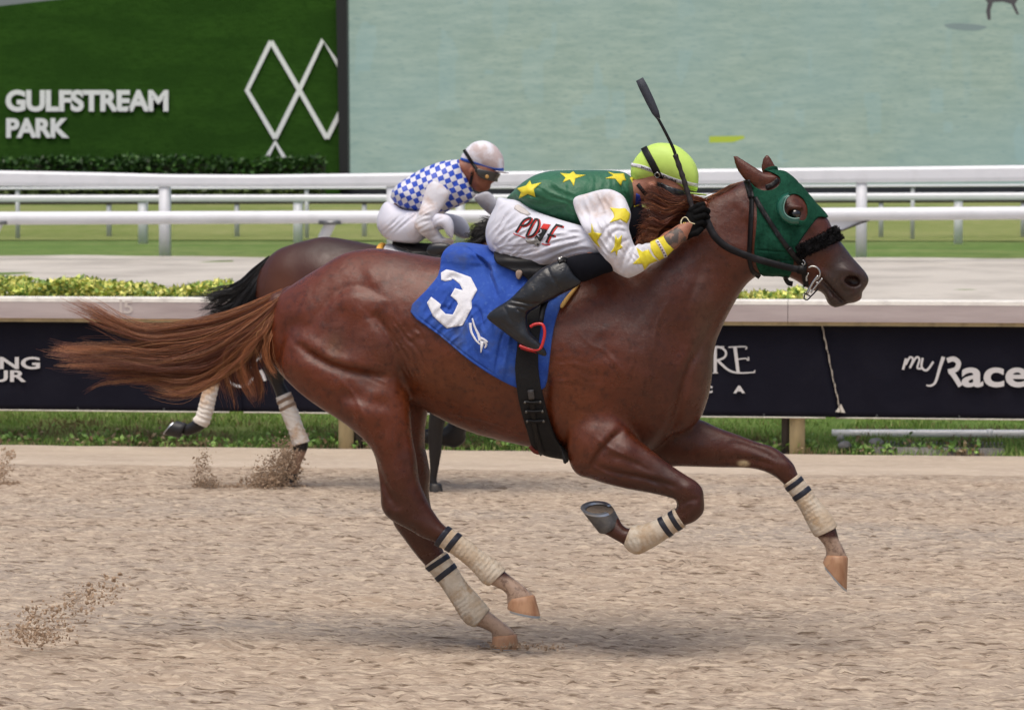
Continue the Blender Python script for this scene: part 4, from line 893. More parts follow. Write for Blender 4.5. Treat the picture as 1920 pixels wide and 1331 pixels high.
# ================================================================== hooves, bandages, hood, bridle, cloth, saddle
BVB = BV_body
M_hoof = material('pale_hoof', srgb(176, 136, 104), .5, var=[(30, srgb(150, 106, 76), .4, .7)], bump=(60, .3, .003), stretch=(1, 1, .3), dirt=(40, srgb(90, 84, 74), .62, .72))
M_hoofd = material('dark_hoof', srgb(70, 70, 72), .4, var=[(20, srgb(104, 100, 96), .4, .7)], bump=(50, .3, .003))
M_sole = material('hoof_sole', srgb(120, 106, 92), .9, bump=(60, .8, .01))
M_alu = material('aluminium_shoe', srgb(176, 182, 190), .35, metal=.85, bump=(80, .2, .002))
def hoof(root, fr, toe, heel, cf, cb, v, w, mat, phi=0., shoe=True):
    A, B, Cf, Cb = [fr.loc(p[0], p[1], v) for p in (toe, heel, cf, cb)]
    lat = np.array([0, math.cos(phi), math.sin(phi)]); th = np.linspace(0, 2*math.pi, 28, endpoint=False); rows = []
    for t in (0., .12, .4, .7, 1.0, 1.08):
        c0 = (A+B)/2; c1 = (Cf+Cb)/2; ax0 = (A-B)/2; ax1 = (Cf-Cb)/2; c = c0+(c1-c0)*t; ax = ax0+(ax1-ax0)*t; ww = w*(1-.18*t)*(1 if t < 1.05 else .86); ax = ax*(1 if t < 1.05 else .86)
        co = np.cos(th); r = np.where(co < -.55, .93, 1.); rows.append(c+np.outer(co*r, ax)+np.outer(np.sin(th)*ww, lat))
    R = np.concatenate(rows); n_ = 28; Fc = [(i*n_+a, i*n_+(a+1) % n_, (i+1)*n_+(a+1) % n_, (i+1)*n_+a) for i in range(len(rows)-1) for a in range(n_)]
    h_ = mesh_obj('hoof', R, Fc+[tuple(range((len(rows)-1)*n_, len(rows)*n_))], mat, root)
    up = ((Cf+Cb)/2-(A+B)/2); up /= np.linalg.norm(up); ins_ = rows[0]+up*.006; c = rows[0].mean(0)
    mesh_obj('sole', np.concatenate([ins_, [c+up*.012]]), [(a, (a+1) % n_, n_) for a in range(n_)], M_sole, h_)
    if shoe:
        idx = [a for a in range(n_) if math.cos(th[a]) > -.80]; idx = sorted(idx, key=lambda a: (th[a] if th[a] < math.pi else th[a]-2*math.pi))
        o1 = rows[0][idx]; i1 = c+(o1-c)*.76; dn = -up*.009
        V = np.concatenate([o1, i1, o1+dn, i1+dn]); m = len(idx); F2 = []
        for a in range(m-1): F2 += [(a, a+1, m+a+1, m+a), (2*m+a, 3*m+a, 3*m+a+1, 2*m+a+1), (a, 2*m+a, 2*m+a+1, a+1), (m+a, m+a+1, 3*m+a+1, 3*m+a)]
        F2 += [(0, m, 3*m, 2*m), (m-1, 3*m-1, 4*m-1, 2*m-1)]
        mesh_obj('horseshoe', V, F2, M_alu, h_, smooth=False)
    return h_
hoof(horse1, H1, (1091, 954), (1153, 957), (1122, 995), (1163, 975), -.165, .056, M_hoofd, math.radians(24))
hoof(horse1, H1, (1588, 1105), (1541, 1052), (1590, 1046), (1548, 1039), .10, .055, M_hoof)
hoof(horse1, H1, (1013, 1154), (949, 1140), (1003, 1117), (951, 1121), -.12, .055, M_hoof)
hoof(horse1, H1, (973, 1215), (919, 1212), (969, 1190), (922, 1192), .10, .055, M_hoof)
M_wrap = material('cream_bandage', srgb(204, 194, 178), .9, var=[(16, srgb(178, 154, 126), .46, .66), (5, srgb(186, 166, 142), .4, .62)], bump=(90, .6, .006), bump2=(26, .5, .008), spec=.15, stretch=(1, 1, 1))
M_band = material('navy_tape', srgb(30, 32, 44), .45)
def ribs(ang, fq, am):
    c, s = math.cos(ang), math.sin(ang)
    return lambda U, Z: am*np.sin((U*c+Z*s)*fq+3*vnoise(U*30, Z*30, 3))*vnoise(U*22, Z*22, 4)
for line, bands, vl, vp in (
        ([(829, 1003), (862, 1026), (890, 1048), (918, 1074), (930, 1086)], [((827, 1001), (836, 1007.5)), ((845, 1013), (854, 1020))], (-.34, -.03), -.17),
        ([(814, 1048), (840, 1083), (865, 1117), (888, 1146), (904, 1160)], [((817, 1051), (823, 1060)), ((831, 1070), (838, 1079))], (.02, .30), .07),
        ([(1484, 899), (1503, 925), (1520, 952), (1538, 980), (1548, 1000)], [((1487, 904), (1493, 912)), ((1500, 922), (1506.5, 931))], (-.05, .30), .05),
        ([(1273, 970), (1245, 987), (1213, 1005), (1190, 1012), (1174, 1008)], [((1268, 974), (1259, 979.5)), ((1250, 985), (1241, 991))], (-.32, -.03), -.21)):
    p0, p1 = np.array(line[0]), np.array(line[-1]); ang = math.atan2(-(p1-p0)[1], (p1-p0)[0])
    wv, wq = G1.shell(stroke(line, 84), .0065, vp, vl, n=1, noise=ribs(ang, 340, .0011)); w_ = mesh_obj('leg_bandage', wv, wq, M_wrap, horse1)
    for bd in bands:
        e = G1.shell(stroke(bd, 84, n=1), .0090, vp, vl, n=1); mesh_obj('tape', *e, M_band, w_)
# hood
M_hood = material('green_cotton', srgb(20, 64, 48), .9, var=[(12, srgb(30, 78, 60), .4, .7), (80, srgb(14, 48, 36), .48, .75)], bump=(280, .6, .003), bump2=(20, .5, .012), spec=.12, dirt=(75, srgb(96, 112, 96), .66, .78))
HOOD = [(1406, 346), (1417, 330), (1430, 316), (1448, 310), (1466, 316), (1484, 326), (1500, 341), (1516, 358), (1534, 378), (1552, 402), (1548, 408), (1533, 408), (1520, 424), (1504, 446), (1496, 460), (1495, 472), (1489, 484), (1486, 503), (1473, 526), (1450, 526), (1428, 520), (1417, 495), (1414, 469), (1418, 430), (1419, 400), (1416, 378)]
EYE = [(1480, 367), (1492, 365), (1504, 373), (1512, 388), (1513, 402), (1508, 413), (1497, 412), (1482, 407), (1472, 396), (1470, 382)]
EARH = [(1414, 350), (1430, 357), (1447, 356), (1460, 346), (1460, 333), (1446, 324), (1424, 318), (1408, 322), (1404, 336)]
hood = empty('blinker_hood', H1, tuple(H1.loc(1460, 520, 0.)), 'green cotton blinker hood with half cup on the chestnut horse', 'hood')
hv, hq = G1.shell(HOOD, .0065, -.10, None, holes=[EYE, EARH], mods=[('g', [(1417, 468), (1445, 471), (1478, 473)], 1.6, .004), ('g', [(1420, 484), (1436, 488), (1482, 489)], 2.0, .005), ('g', [(1436, 372), (1434, 420), (1434, 465)], 3, .003), ('g', [(1484, 440), (1486, 470), (1484, 500)], 2.5, .003), ('b', 1445, 440, 8, 40, 0, .003),
                          ('g', [(1424, 360), (1422, 410), (1419, 470)], 1.5, .002)], noise=lambda U, Z: .005*(vnoise(U*30, Z*18, 6)-.5)+.0025*(vnoise(U*70, Z*40, 7)-.5))
mesh_obj('cloth', hv, hq, M_hood, hood); BVH_hood = bvh_of(hv, hq)
M_cup = material('green_plastic', srgb(30, 92, 76), .25, coat=.5)
oa = spline([(1479, 361), (1467, 365), (1457, 376), (1454, 390), (1458, 405), (1468, 417), (1483, 425), (1501, 425)], 4, False); ia = spline([(1480, 367), (1474, 373), (1470, 384), (1470, 395), (1474, 403), (1481, 408), (1490, 410), (1499, 409)], 4, False)
for sgn in (1, -1):
    A = H1.loc(oa[:, 0], oa[:, 1], -.104); B = H1.loc(ia[:, 0], ia[:, 1], -.140); A[:, 1] *= sgn; B[:, 1] *= sgn; m = len(A)
    c_ = mesh_obj('eye_cup', np.concatenate([A, (A+B)/2+np.array([-.004, -.012*sgn, -.003]), B]), [(r*m+i, r*m+i+1, r*m+m+i+1, r*m+m+i) for r in (0, 1) for i in range(m-1)], M_cup, hood)
    sd = c_.modifiers.new('thick', 'SOLIDIFY'); sd.thickness = .003
    mesh_obj('rim', *tube(B, .0022, 6), material('pale_rim', srgb(120, 160, 150), .4), c_)
M_eye = material('eye', (.006, .004, .004), .05, coat=1.0, coat_rough=.02)
for sgn in (-1, 1):
    c_ = H1.loc(1490, 402, -.080); c_[1] *= -sgn if sgn > 0 else 1
    bm = bmesh.new(); bmesh.ops.create_uvsphere(bm, u_segments=20, v_segments=12, radius=.0245); mesh_obj('eye', np.array([tuple(v_.co) for v_ in bm.verts])+c_, [tuple(v_.index for v_ in f.verts) for f in bm.faces], M_eye, horse1); bm.free()
# bridle
M_leather = material('black_leather', srgb(17, 16, 18), .45, var=[(30, srgb(30, 28, 28), .5, .75)], bump=(120, .3, .003), spec=.3)
M_metal = material('bright_steel', srgb(190, 190, 188), .25, metal=.95)
M_fleece = material('black_fleece', srgb(22, 21, 23), .95, spec=.2)
bridle = empty('bridle', H1, tuple(H1.loc(1500, 500, -.1)), 'black leather bridle with fleece noseband and steel ring bit', 'bridle')
HB = [BVB, BVH_hood]
def laid(name, fr, bv, poly, mat, root, off=.003, th=.004, step=4, n=1, holes=()):
    r = patch(fr, bv, poly, off, th, step, holes, n)
    if r is None: return None
    return mesh_obj(name, r[0], r[1], mat, root, smooth=True)
ck = laid('cheek_strap', H1, HB, stroke([(1416, 371), (1432, 398), (1455, 434), (1479, 468)], 9), M_leather, bridle, .006, .006)
laid('cheek_strap', H1, HB, stroke([(1478, 466), (1490, 480), (1503, 494), (1512, 500)], 11), M_leather, bridle, .009, .008)
laid('headpiece', H1, HB, stroke([(1401, 338), (1406, 358), (1410, 372)], 11), M_leather, bridle, .007, .007)
laid('throat_latch', H1, HB, stroke([(1410, 370), (1409, 410), (1407, 450), (1405, 480), (1410, 506), (1424, 518)], 8), M_leather, bridle, .005, .006)
laid('browband', H1, HB, stroke([(1436, 352), (1448, 347), (1459, 337)], 9), M_leather, bridle, .008, .006)
laid('tie_strap', H1, HB, stroke([(1472, 518), (1477, 528), (1486, 531)], 7), M_leather, bridle, .006, .006)
# fleece noseband: tufted roll round the nose
nb = [(1497, 473), (1512, 466), (1528, 459), (1545, 451), (1560, 443), (1573, 436)]
nv_, nq_ = G1.shell(stroke([(1497, 473), (1530, 458), (1576, 434)], 25), .010, -.09, None, n=1, noise=lambda U, Z: .009*(vnoise(U*90, Z*90, 1)-.3)+.006*vnoise(U*200, Z*200, 2))
fl = mesh_obj('fleece_noseband', nv_, nq_, M_fleece, bridle, smooth=False)
sel = np.random.RandomState(2).choice(len(nv_), 5200); base = nv_[sel]; cen = nv_.mean(0); dirn = base-cen-np.array([0, 0, 0]); dirn[:, 0] *= .6; dirn /= np.linalg.norm(dirn, axis=1)[:, None]
cur = dirn+np.random.RandomState(3).normal(0, .7, base.shape); pth = np.stack([base-dirn*.003, base+cur*.0028, base+cur*.0045], 1)
f2 = mesh_obj('fleece', *strands(pth, np.full(pth.shape[:2], .0011)), M_fleece, fl); f2['kind'] = 'stuff'
laid('noseband_strap', H1, HB, stroke([(1496, 466), (1504, 486), (1508, 512), (1512, 536)], 9), M_leather, bridle, .006, .006)
laid('buckle', H1, HB, stroke([(1499, 496), (1505, 499), (1510, 492), (1504, 486)], 2.2), M_metal, bridle, .020, .004, 2)
laid('buckle', H1, HB, stroke([(1504, 492), (1507, 495)], 2), M_metal, bridle, .020, .004, 2)
def wire(name, pts, v, r, mat, root, fr=H1, n=5, seg=7):
    P = spline(pts, n, False) if len(pts) > 2 else np.asarray(pts, float); vv = np.interp(np.linspace(0, 1, len(P)), np.linspace(0, 1, len(v)), v) if not np.isscalar(v) else v
    return mesh_obj(name, *tube(fr.loc(P[:, 0], P[:, 1], vv), r, seg), mat, root)
ringP = [(1524+13.5*math.cos(a), 513+13.5*math.sin(a)) for a in np.linspace(-2.2, 1.3, 12)]
wire('bit_ring', ringP, -.092, .0038, M_metal, bridle); wire('bit_ring', [(1516, 512), (1512, 520), (1513, 527)], -.092, .004, M_metal, bridle)
wire('bit_shank', [(1534, 517), (1524, 530), (1513, 551)], -.098, .0052, M_metal, bridle); wire('bit_shank', [(1542, 522), (1531, 535), (1520, 549)], -.096, .0035, M_metal, bridle); wire('bit_shank', [(1530, 529), (1536, 532)], -.1, .003, M_metal, bridle)
wire('chain_link', [(1509, 552), (1508, 560), (1514, 562), (1519, 556), (1512, 552), (1507, 549)], -.096, .0026, M_leather, bridle); wire('curb_strap', [(1519, 557), (1527, 549), (1534, 541)], -.09, .003, M_leather, bridle)
# reins: from the hand to the ring on both sides of the neck
rp_ = spline([(1318, 396), (1326, 416), (1338, 440), (1354, 457), (1374, 469), (1410, 483), (1455, 496), (1490, 504), (1512, 507)], 5, False)
rv = np.interp(rp_[:, 0], [1318, 1340, 1375, 1420, 1460, 1512], [-.148, -.150, -.146, -.132, -.125, -.100])
for sg in (1, -1):
    P3 = H1.loc(rp_[:, 0], rp_[:, 1], rv); P3[:, 1] *= sg
    mesh_obj('rein', *band(P3, np.interp(rp_[:, 0], [1318, 1500, 1512], [.028, .026, .016]), .005, (0, 1, .25*sg)), material('rein_leather', srgb(24, 24, 28), .55, var=[(14, srgb(48, 48, 52), .48, .72)], bump=(60, .5, .004), spec=.25), bridle)
mesh_obj('rein_keeper', *band(H1.loc(np.array([1496., 1511.]), np.array([505., 508.]), np.array([-.108, -.104])), .032, .010, (0, 1, .2)), M_leather, bridle)
# numbered saddlecloth over a pad
G1c = G1.sub((H1.uz(740, 500, 0)[0], -.36, H1.uz(800, 880, 0)[1]), (H1.uz(1110, 500, 0)[0], .34, H1.uz(800, 420, 0)[1]), False)
G1c.ball(872, 487, 0., (.13, .15, .052), k=.05); G1c.ball(985, 498, 0., (.20, .17, .045), k=.05)
M_cloth = material('blue_cotton', srgb(38, 72, 158), .85, var=[(5, srgb(54, 90, 172), .35, .7), (9, srgb(66, 80, 120), .52, .72), (60, srgb(70, 104, 178), .55, .8)], bump=(340, .3, .002), bump2=(16, .4, .012), spec=.25, sheen=.1)
CLOTH = [(848, 446), (826, 462), (816, 482), (813, 517), (794, 545), (767, 585), (823, 629), (884, 678), (929, 707), (968, 727), (995, 731), (1020, 727), (1030, 680), (1037, 620), (1047, 578), (1062, 552), (1078, 535), (1070, 500), (1010, 478), (960, 476), (920, 462), (880, 440)]
cloth = empty('saddlecloth', H1, tuple(H1.loc(880, 600, -.27)), 'blue saddlecloth with a large white number 3 under the jockey', 'saddlecloth')
cmods = [('g', [(852, 462), (880, 476), (905, 500), (916, 512)], 3, .006), ('b', 884, 478, 14, 5, 25, .008), ('g', [(900, 492), (912, 520), (930, 560)], 5, .006), ('b', 925, 525, 8, 40, -25, .008), ('g', [(826, 530), (842, 520), (858, 530)], 4, .006), ('b', 836, 540, 8, 12, 30, .008), ('g', [(850, 560), (842, 580), (828, 575)], 4, .005),
         ('g', [(885, 572), (900, 590), (908, 620)], 5, .006), ('b', 892, 600, 5, 26, -30, .006), ('g', [(946, 620), (938, 650), (930, 700)], 3, .005), ('b', 950, 670, 5, 40, 10, .006), ('g', [(796, 590), (800, 575), (804, 560)], 4, .004), ('g', [(780, 592), (823, 624), (884, 672), (929, 701)], 1.6, .0025), ('b', 905, 650, 10, 30, -40, .006), ('g', [(918, 660), (905, 640), (900, 615)], 4, .005)]
cmods = [(m_[0], m_[1], m_[2], m_[3]*1.5) if m_[0] == 'g' else m_[:6]+(m_[6]*1.35,) for m_ in cmods]+[('w', 850, 600, 60, 60, -50, 16, .004, 2), ('w', 930, 620, 50, 70, 80, 15, .004, 5)]
cv_, cq_ = G1c.shell(CLOTH, .014, -.27, None, mods=cmods, noise=lambda U, Z: .006*(vnoise(U*11, Z*9, 14)-.4)+.003*(vnoise(U*26, Z*22, 15)-.5), smooth=2)
mesh_obj('cloth', cv_, cq_, M_cloth, cloth); BV_cloth = bvh_of(cv_, cq_)
M_num = material('white_applique', (.72, .72, .76), .75, var=[(14, (.60, .60, .66), .45, .75)], bump=(160, .3, .003), bump2=(20, .5, .01))
NUM3 = [(827, 512), (837, 506), (850, 508), (883, 521), (895, 544), (884, 564), (885, 577), (868, 610), (838, 616), (812, 593), (801, 568), (809, 557), (827, 571), (825, 578), (836, 589), (849, 590), (859, 570), (856, 564), (845, 555), (853, 541), (868, 545), (862, 533), (849, 523), (846, 526), (834, 528), (827, 525)]
laid('number', H1, [BV_cloth], NUM3, M_num, cloth, .0035, .003, 4)
for st in (stroke([(886, 597), (890, 612), (897, 628), (900, 640)], 2, 6), stroke([(882, 606), (884, 622), (892, 637), (900, 646)], 5, 2.5), stroke([(901, 634), (908, 637), (914, 642)], 5, 4), stroke([(908, 640), (912, 646), (909, 653)], 6, 2), stroke([(904, 640), (903, 650), (902, 661)], 8, 1.5)):
    laid('emblem', H1, [BV_cloth], st, M_num, cloth, .003+.0006*random.random(), .003, 3)
# saddle, girth, stirrup
saddle = empty('racing_saddle', H1, tuple(H1.loc(980, 520, -.2)), 'small black racing saddle with girth and red stirrup', 'saddle')
SAD = [(916, 470), (935, 474), (975, 484), (1020, 490), (1066, 492), (1078, 505), (1060, 530), (1040, 556), (1010, 566), (990, 552), (984, 524), (955, 508), (925, 494)]
mesh_obj('seat', *G1c.shell(SAD, .024, -.26, None, noise=lambda U, Z: .004*(vnoise(U*20, Z*20, 9)-.5)), M_leather, saddle)
GIR = [(984, 545), (975, 600), (972, 650), (968, 690), (973, 755), (983, 812), (995, 858), (1056, 872), (1051, 851), (1037, 829), (1024, 782), (1014, 721), (1011, 663), (1016, 600), (1026, 545)]
gv_, gq_ = G1.sub((H1.uz(950, 500, 0)[0], -.36, H1.uz(800, 890, 0)[1]), (H1.uz(1075, 500, 0)[0], .34, H1.uz(800, 520, 0)[1]), False).shell(GIR, .023, -.26, None, mods=[('b', 970, 720, 4, 60, -6, .005), ('b', 1020, 760, 4, 60, -10, .005)])
gi = mesh_obj('girth', gv_, gq_, material('black_webbing', srgb(17, 17, 19), .8, bump=(260, .5, .003)), saddle); BV_g = bvh_of(gv_, gq_)
laid('girth_strap', H1, [BV_g], stroke([(996, 731), (999, 770), (1004, 805), (1014, 842), (1018, 849)], 10), M_leather, gi, .006, .006)
laid('strap_end', H1, [BV_g], stroke([(995, 730), (997, 747)], 11), material('worn_leather', srgb(70, 68, 68), .5), gi, .009, .006)
for (x, y) in ((999, 752), (1002, 769), (1003.5, 787)): laid('buckle', H1, [BV_g], stroke([(x-15, y-.5), (x, y+1), (x+15, y)], 4), M_leather, gi, .012, .008, 3)
for (x, y) in ((985, 752), (1014, 751), (987, 769), (1017, 769), (989, 787), (1018, 787)): laid('stud', H1, [BV_g], [(x+2.4*math.cos(a), y+2.4*math.sin(a)) for a in np.linspace(0, 6.28, 8, endpoint=False)], material('dull_steel', srgb(110, 108, 104), .4, metal=.8), gi, .014, .006, 2)
laid('elastic', H1, [BV_g], stroke([(994, 836), (1002, 845), (1012, 848)], 6), material('red_elastic', srgb(120, 56, 50), .8), gi, .004, .004, 3)
M_red = material('red_alloy', srgb(196, 34, 36), .3, coat=.5, dirt=(60, srgb(90, 60, 54), .62, .7))
st_ = [(994, 613), (1003, 608), (1016, 608), (1021, 619), (1020, 634), (1014, 652), (1004, 656), (988, 653), (974, 648)]
wire('stirrup', st_, [-.352, -.352, -.354, -.356, -.356, -.356, -.354, -.352], .0062, M_red, saddle); P3 = H1.loc(np.array([976., 990., 1004., 1013.]), np.array([651., 656., 659., 657.]), -.33)
mesh_obj('stirrup_tread', *band(P3, .045, .008, (0, .2, 1)), M_red, saddle)
mesh_obj('stirrup_leather', *band(H1.loc(np.array([1012., 1015., 1018., 1026.]), np.array([608., 595., 578., 556.]), np.array([-.345, -.335, -.325, -.30])), .022, .006, (0, 1, .1)), M_leather, saddle)
mesh_obj('pad_edge', *G1c.shell([(1048, 572), (1064, 548), (1082, 530), (1076, 542), (1064, 560), (1052, 578)], .020, -.27, (-.4, 0)), material('tan_chamois', srgb(196, 158, 92), .9, bump=(120, .4, .003)), saddle)
mesh_obj('pad_edge', *G1c.shell([(963, 509), (971, 507), (975, 513), (969, 525), (963, 520)], .030, -.27, (-.4, 0)), material('worn_lining', srgb(150, 130, 116), .85), saddle)

# ================================================================== tail, mane
M_hair = material('chestnut_hair', rough=.45, attr=True, spec=.45)
def hair(name, fr, guides, root, per, cols, spread=(3, 12), N=20, rad=(.0011, .0004), clumps=9, seed=1, vj=(.01, .05), mix=.35, mat=None, wav=1.6):
    rs_ = np.random.RandomState(seed); G = np.stack([resample(np.array(g, float), N) for g in guides]); paths = []; cols_ = []
    t = np.linspace(0, 1, N)
    for gi_ in range(len(G)):
        for c in range(clumps):
            gj = np.clip(gi_+rs_.choice([-1, 1]), 0, len(G)-1); f = rs_.uniform(0, mix*1.3)*(1-.85*t[:, None])
            off = rs_.normal(0, 1, 2)*(spread[0]+(spread[1]-spread[0])*t[:, None]**.8); ph = rs_.uniform(0, 6.28); fr_ = rs_.uniform(1.5, 4)
            base = G[gi_]*(1-f)+G[gj]*f; base = base.copy(); base[:, :2] += off; base[:, :2] += (np.sin(t*6.28*fr_+ph)*t*wav*2)[:, None]*np.array([.5, 1]); base[:, 2] += rs_.normal(0, 1)*(vj[0]+(vj[1]-vj[0])*t)
            col = np.array(cols[rs_.randint(len(cols))])*rs_.uniform(.6, 1.3); cut = rs_.uniform(.8, 1.02)
            for s in range(per):
                j = rs_.normal(0, 1, 2)*(1.0+2.0*t[:, None]); q = base.copy(); q[:, :2] += j; q[:, :2] += (np.sin(t*6.28*rs_.uniform(2, 6)+rs_.uniform(0, 6.28))*wav*t)[:, None]*rs_.normal(0, .6, 2); q[:, 2] += rs_.normal(0, .004)*(.3+t)
                e = cut*rs_.uniform(.86, 1.0); qq = np.stack([np.interp(t*e, t, q[:, i]) for i in range(3)], 1); paths.append(fr.loc(qq[:, 0], qq[:, 1], qq[:, 2])); cols_.append(col*rs_.uniform(.85, 1.15))
    Pp = np.array(paths); r = np.broadcast_to(rad[0]+(rad[1]-rad[0])*t**2, Pp.shape[:2]); V, Q = strands(Pp, r)
    o = mesh_obj(name, V, Q, mat or M_hair, root, cols=np.repeat(np.array(cols_), N*3, 0)); return o
HC = [srgb(140, 84, 52), srgb(164, 104, 64), srgb(118, 66, 42), srgb(182, 128, 86), srgb(104, 58, 40)]
TG = [[(533, 549, 0), (480, 574, 0), (420, 598, 0), (350, 612, .02), (280, 620, .03), (230, 610, .03), (190, 585, .03), (160, 570, .02), (126, 553, .02)],
      [(532, 551, 0), (475, 582, 0), (410, 610, 0), (340, 624, 0), (270, 626, 0), (205, 604, 0), (155, 580, 0), (112, 562, 0)],
      [(531, 553, 0), (470, 592, 0), (400, 625, 0), (320, 648, 0), (240, 656, .02), (165, 656, .03), (88, 648, .04)],
      [(530, 556, -.01), (465, 602, -.02), (395, 642, -.02), (310, 664, -.02), (225, 664, -.02), (150, 662, -.02), (84, 656, -.02)],
      [(529, 558, -.01), (460, 615, -.03), (390, 655, -.03), (310, 676, -.03), (220, 670, -.02), (140, 670, -.02), (80, 664, -.02)],
      [(528, 561, -.01), (455, 628, -.03), (385, 670, -.03), (310, 690, -.03), (225, 685, -.03), (150, 682, -.03), (82, 682, -.02)],
      [(527, 564, -.02), (455, 645, -.04), (392, 692, -.04), (325, 702, -.04), (250, 692, -.04), (190, 690, -.03), (150, 684, -.03)],
      [(526, 568, -.02), (462, 652, -.05), (405, 695, -.05), (350, 718, -.05), (290, 714, -.05), (240, 712, -.05)],
      [(525, 572, -.02), (468, 658, -.05), (415, 700, -.05), (360, 730, -.05), (310, 735, -.05), (268, 722, -.05)],
      [(524, 572, -.02), (490, 612, -.05), (452, 640, -.05), (428, 662, -.05), (424, 700, -.05), (436, 740, -.05), (440, 762, -.05)],
      [(522, 576, -.02), (494, 622, -.05), (462, 650, -.05), (448, 680, -.05), (458, 720, -.05), (478, 752, -.05)],
      [(520, 582, -.02), (500, 624, -.05), (478, 655, -.05), (472, 690, -.05), (486, 728, -.05), (480, 764, -.05)],
      [(517, 590, -.02), (502, 630, -.05), (498, 660, -.05), (508, 688, -.05), (522, 704, -.05)]]
hair('tail', H1, TG, horse1, 15, HC, (2.6, 5.0), 22, (.0008, .00028), 16, 3, (.012, .045), wav=1.8)
hair('tail', H1, TG, horse1, 2, HC, (3, 11), 26, (.0007, .00025), 26, 4, (.012, .06), wav=3.2)
hair('tail', H1, [[(522, 575, -.03), (460, 650, -.06), (400, 690, -.05), (330, 715, -.05), (250, 712, -.05), (190, 722, -.05), (134, 752, -.05)]]*2, horse1, 8, HC, (1, 3), 22, (.0010, .0004), 3, 5, (.0, .01))
# dock of the tail
Gd = Grid.around(H1, (440, 530, 560, 640), (-.06, .06), .006); Gd.chain([(545, 552, 0, .034), (520, 566, 0, .031), (492, 588, 0, .026), (462, 610, 0, .015)], .02)
dv, dq = Gd.mesh(); mesh_obj('tail_dock', dv, dq, M_coat, horse1, cols=np.tile(np.array(srgb(84, 44, 28)), (len(dv), 1)))
MC = [srgb(100, 50, 30), srgb(128, 68, 42), srgb(74, 36, 25), srgb(156, 96, 60)]
MG = []
for i, (x, y) in enumerate([(1322, 378), (1312, 386), (1302, 394), (1292, 402), (1282, 410), (1272, 418), (1262, 426), (1252, 434), (1240, 442), (1226, 452)]):
    k_ = i/9; ex, ey = 1208-k_*14, 364+k_*122
    MG.append([(x, y, -.05), (x-22-6*k_, y-6+6*k_, -.105), ((x+ex)/2-4, (y+ey)/2+4, -.125), (ex+14, ey-8, -.125), (ex, ey, -.12)])
hair('mane', H1, MG, horse1, 16, MC, (1.2, 4), 18, (.0008, .0004), 18, 8, (.006, .012), wav=.5)
hair('mane', H1, MG, horse1, 1, MC, (2, 9), 18, (.0007, .0003), 10, 18, (.006, .03), wav=1.5)
MG2 = [[(1398, 342, 0), (1378, 347, -.004), (1352, 362, -.006), (1334, 376, -.006), (1318, 390, -.01)], [(1399, 343, 0), (1380, 350, -.015), (1356, 366, -.02), (1338, 380, -.022), (1320, 396, -.03)], [(1395, 343, .004), (1370, 352, .0), (1346, 366, 0), (1322, 376, 0), (1296, 372, 0)]]
hair('mane', H1, MG2, horse1, 14, [srgb(126, 72, 42), srgb(104, 56, 36), srgb(150, 98, 60)], (.8, 2.5), 14, (.0011, .0005), 8, 9, (.004, .01))
# ================================================================== jockey in green and white on the chestnut
def mirror(V, Q): return np.asarray(V)*np.array([1, -1, 1]), [tuple(q)[::-1] for q in (Q.tolist() if isinstance(Q, np.ndarray) else Q)]
M_skin = material('skin', srgb(164, 112, 90), .5, var=[(18, srgb(146, 92, 74), .4, .7)], bump=(160, .2, .002), spec=.4)
M_tattoo = material('tattooed_skin', srgb(140, 106, 90), .55, var=[(34, srgb(84, 76, 72), .44, .54)], spec=.4)
M_green = material('green_silk', srgb(36, 92, 64), .5, var=[(9, srgb(44, 104, 74), .35, .7)], bump=(20, .6, .014), bump2=(400, .2, .001), spec=.4, sheen=.15)
M_wsilk = material('white_silk', (.66, .66, .72), .5, var=[(11, srgb(198, 182, 176), .52, .72)], bump=(20, .3, .01), spec=.35)
M_ysilk = material('yellow_silk', srgb(226, 212, 58), .5, var=[(16, srgb(206, 186, 44), .4, .7)], bump=(60, .3, .004), spec=.35)
M_wpant = material('white_breeches', (.64, .65, .735), .5, var=[(13, srgb(196, 190, 194), .58, .8)], bump=(18, .2, .008), spec=.35)
M_dleg = material('dark_leggings', srgb(17, 18, 25), .85, spec=.12, bump=(200, .3, .002), dirt=(60, srgb(90, 84, 74), .72, .78))
M_boot = material('black_boot', srgb(19, 21, 26), .33, var=[(9, srgb(36, 40, 46), .45, .7)], bump=(22, .5, .01), spec=.5, dirt=(34, srgb(104, 94, 78), .60, .70), coat=.15)
M_glove = material('black_glove', srgb(12, 12, 13), .8, spec=.12, bump=(240, .5, .002), dirt=(70, srgb(70, 66, 62), .70, .78))
M_cream = material('cream_piping', srgb(226, 214, 176), .7)
M_lime = material('lime_helmet', srgb(204, 236, 116), .45, var=[(8, srgb(194, 226, 106), .4, .7)], spec=.4, dirt=(70, srgb(160, 180, 90), .66, .76), bump=(40, .1, .003))
j1 = empty('person', H1, tuple(H1.loc(1000, 500, 0.)), 'jockey in green vest with yellow stars and lime helmet crouching low', 'person', 'jockeys')
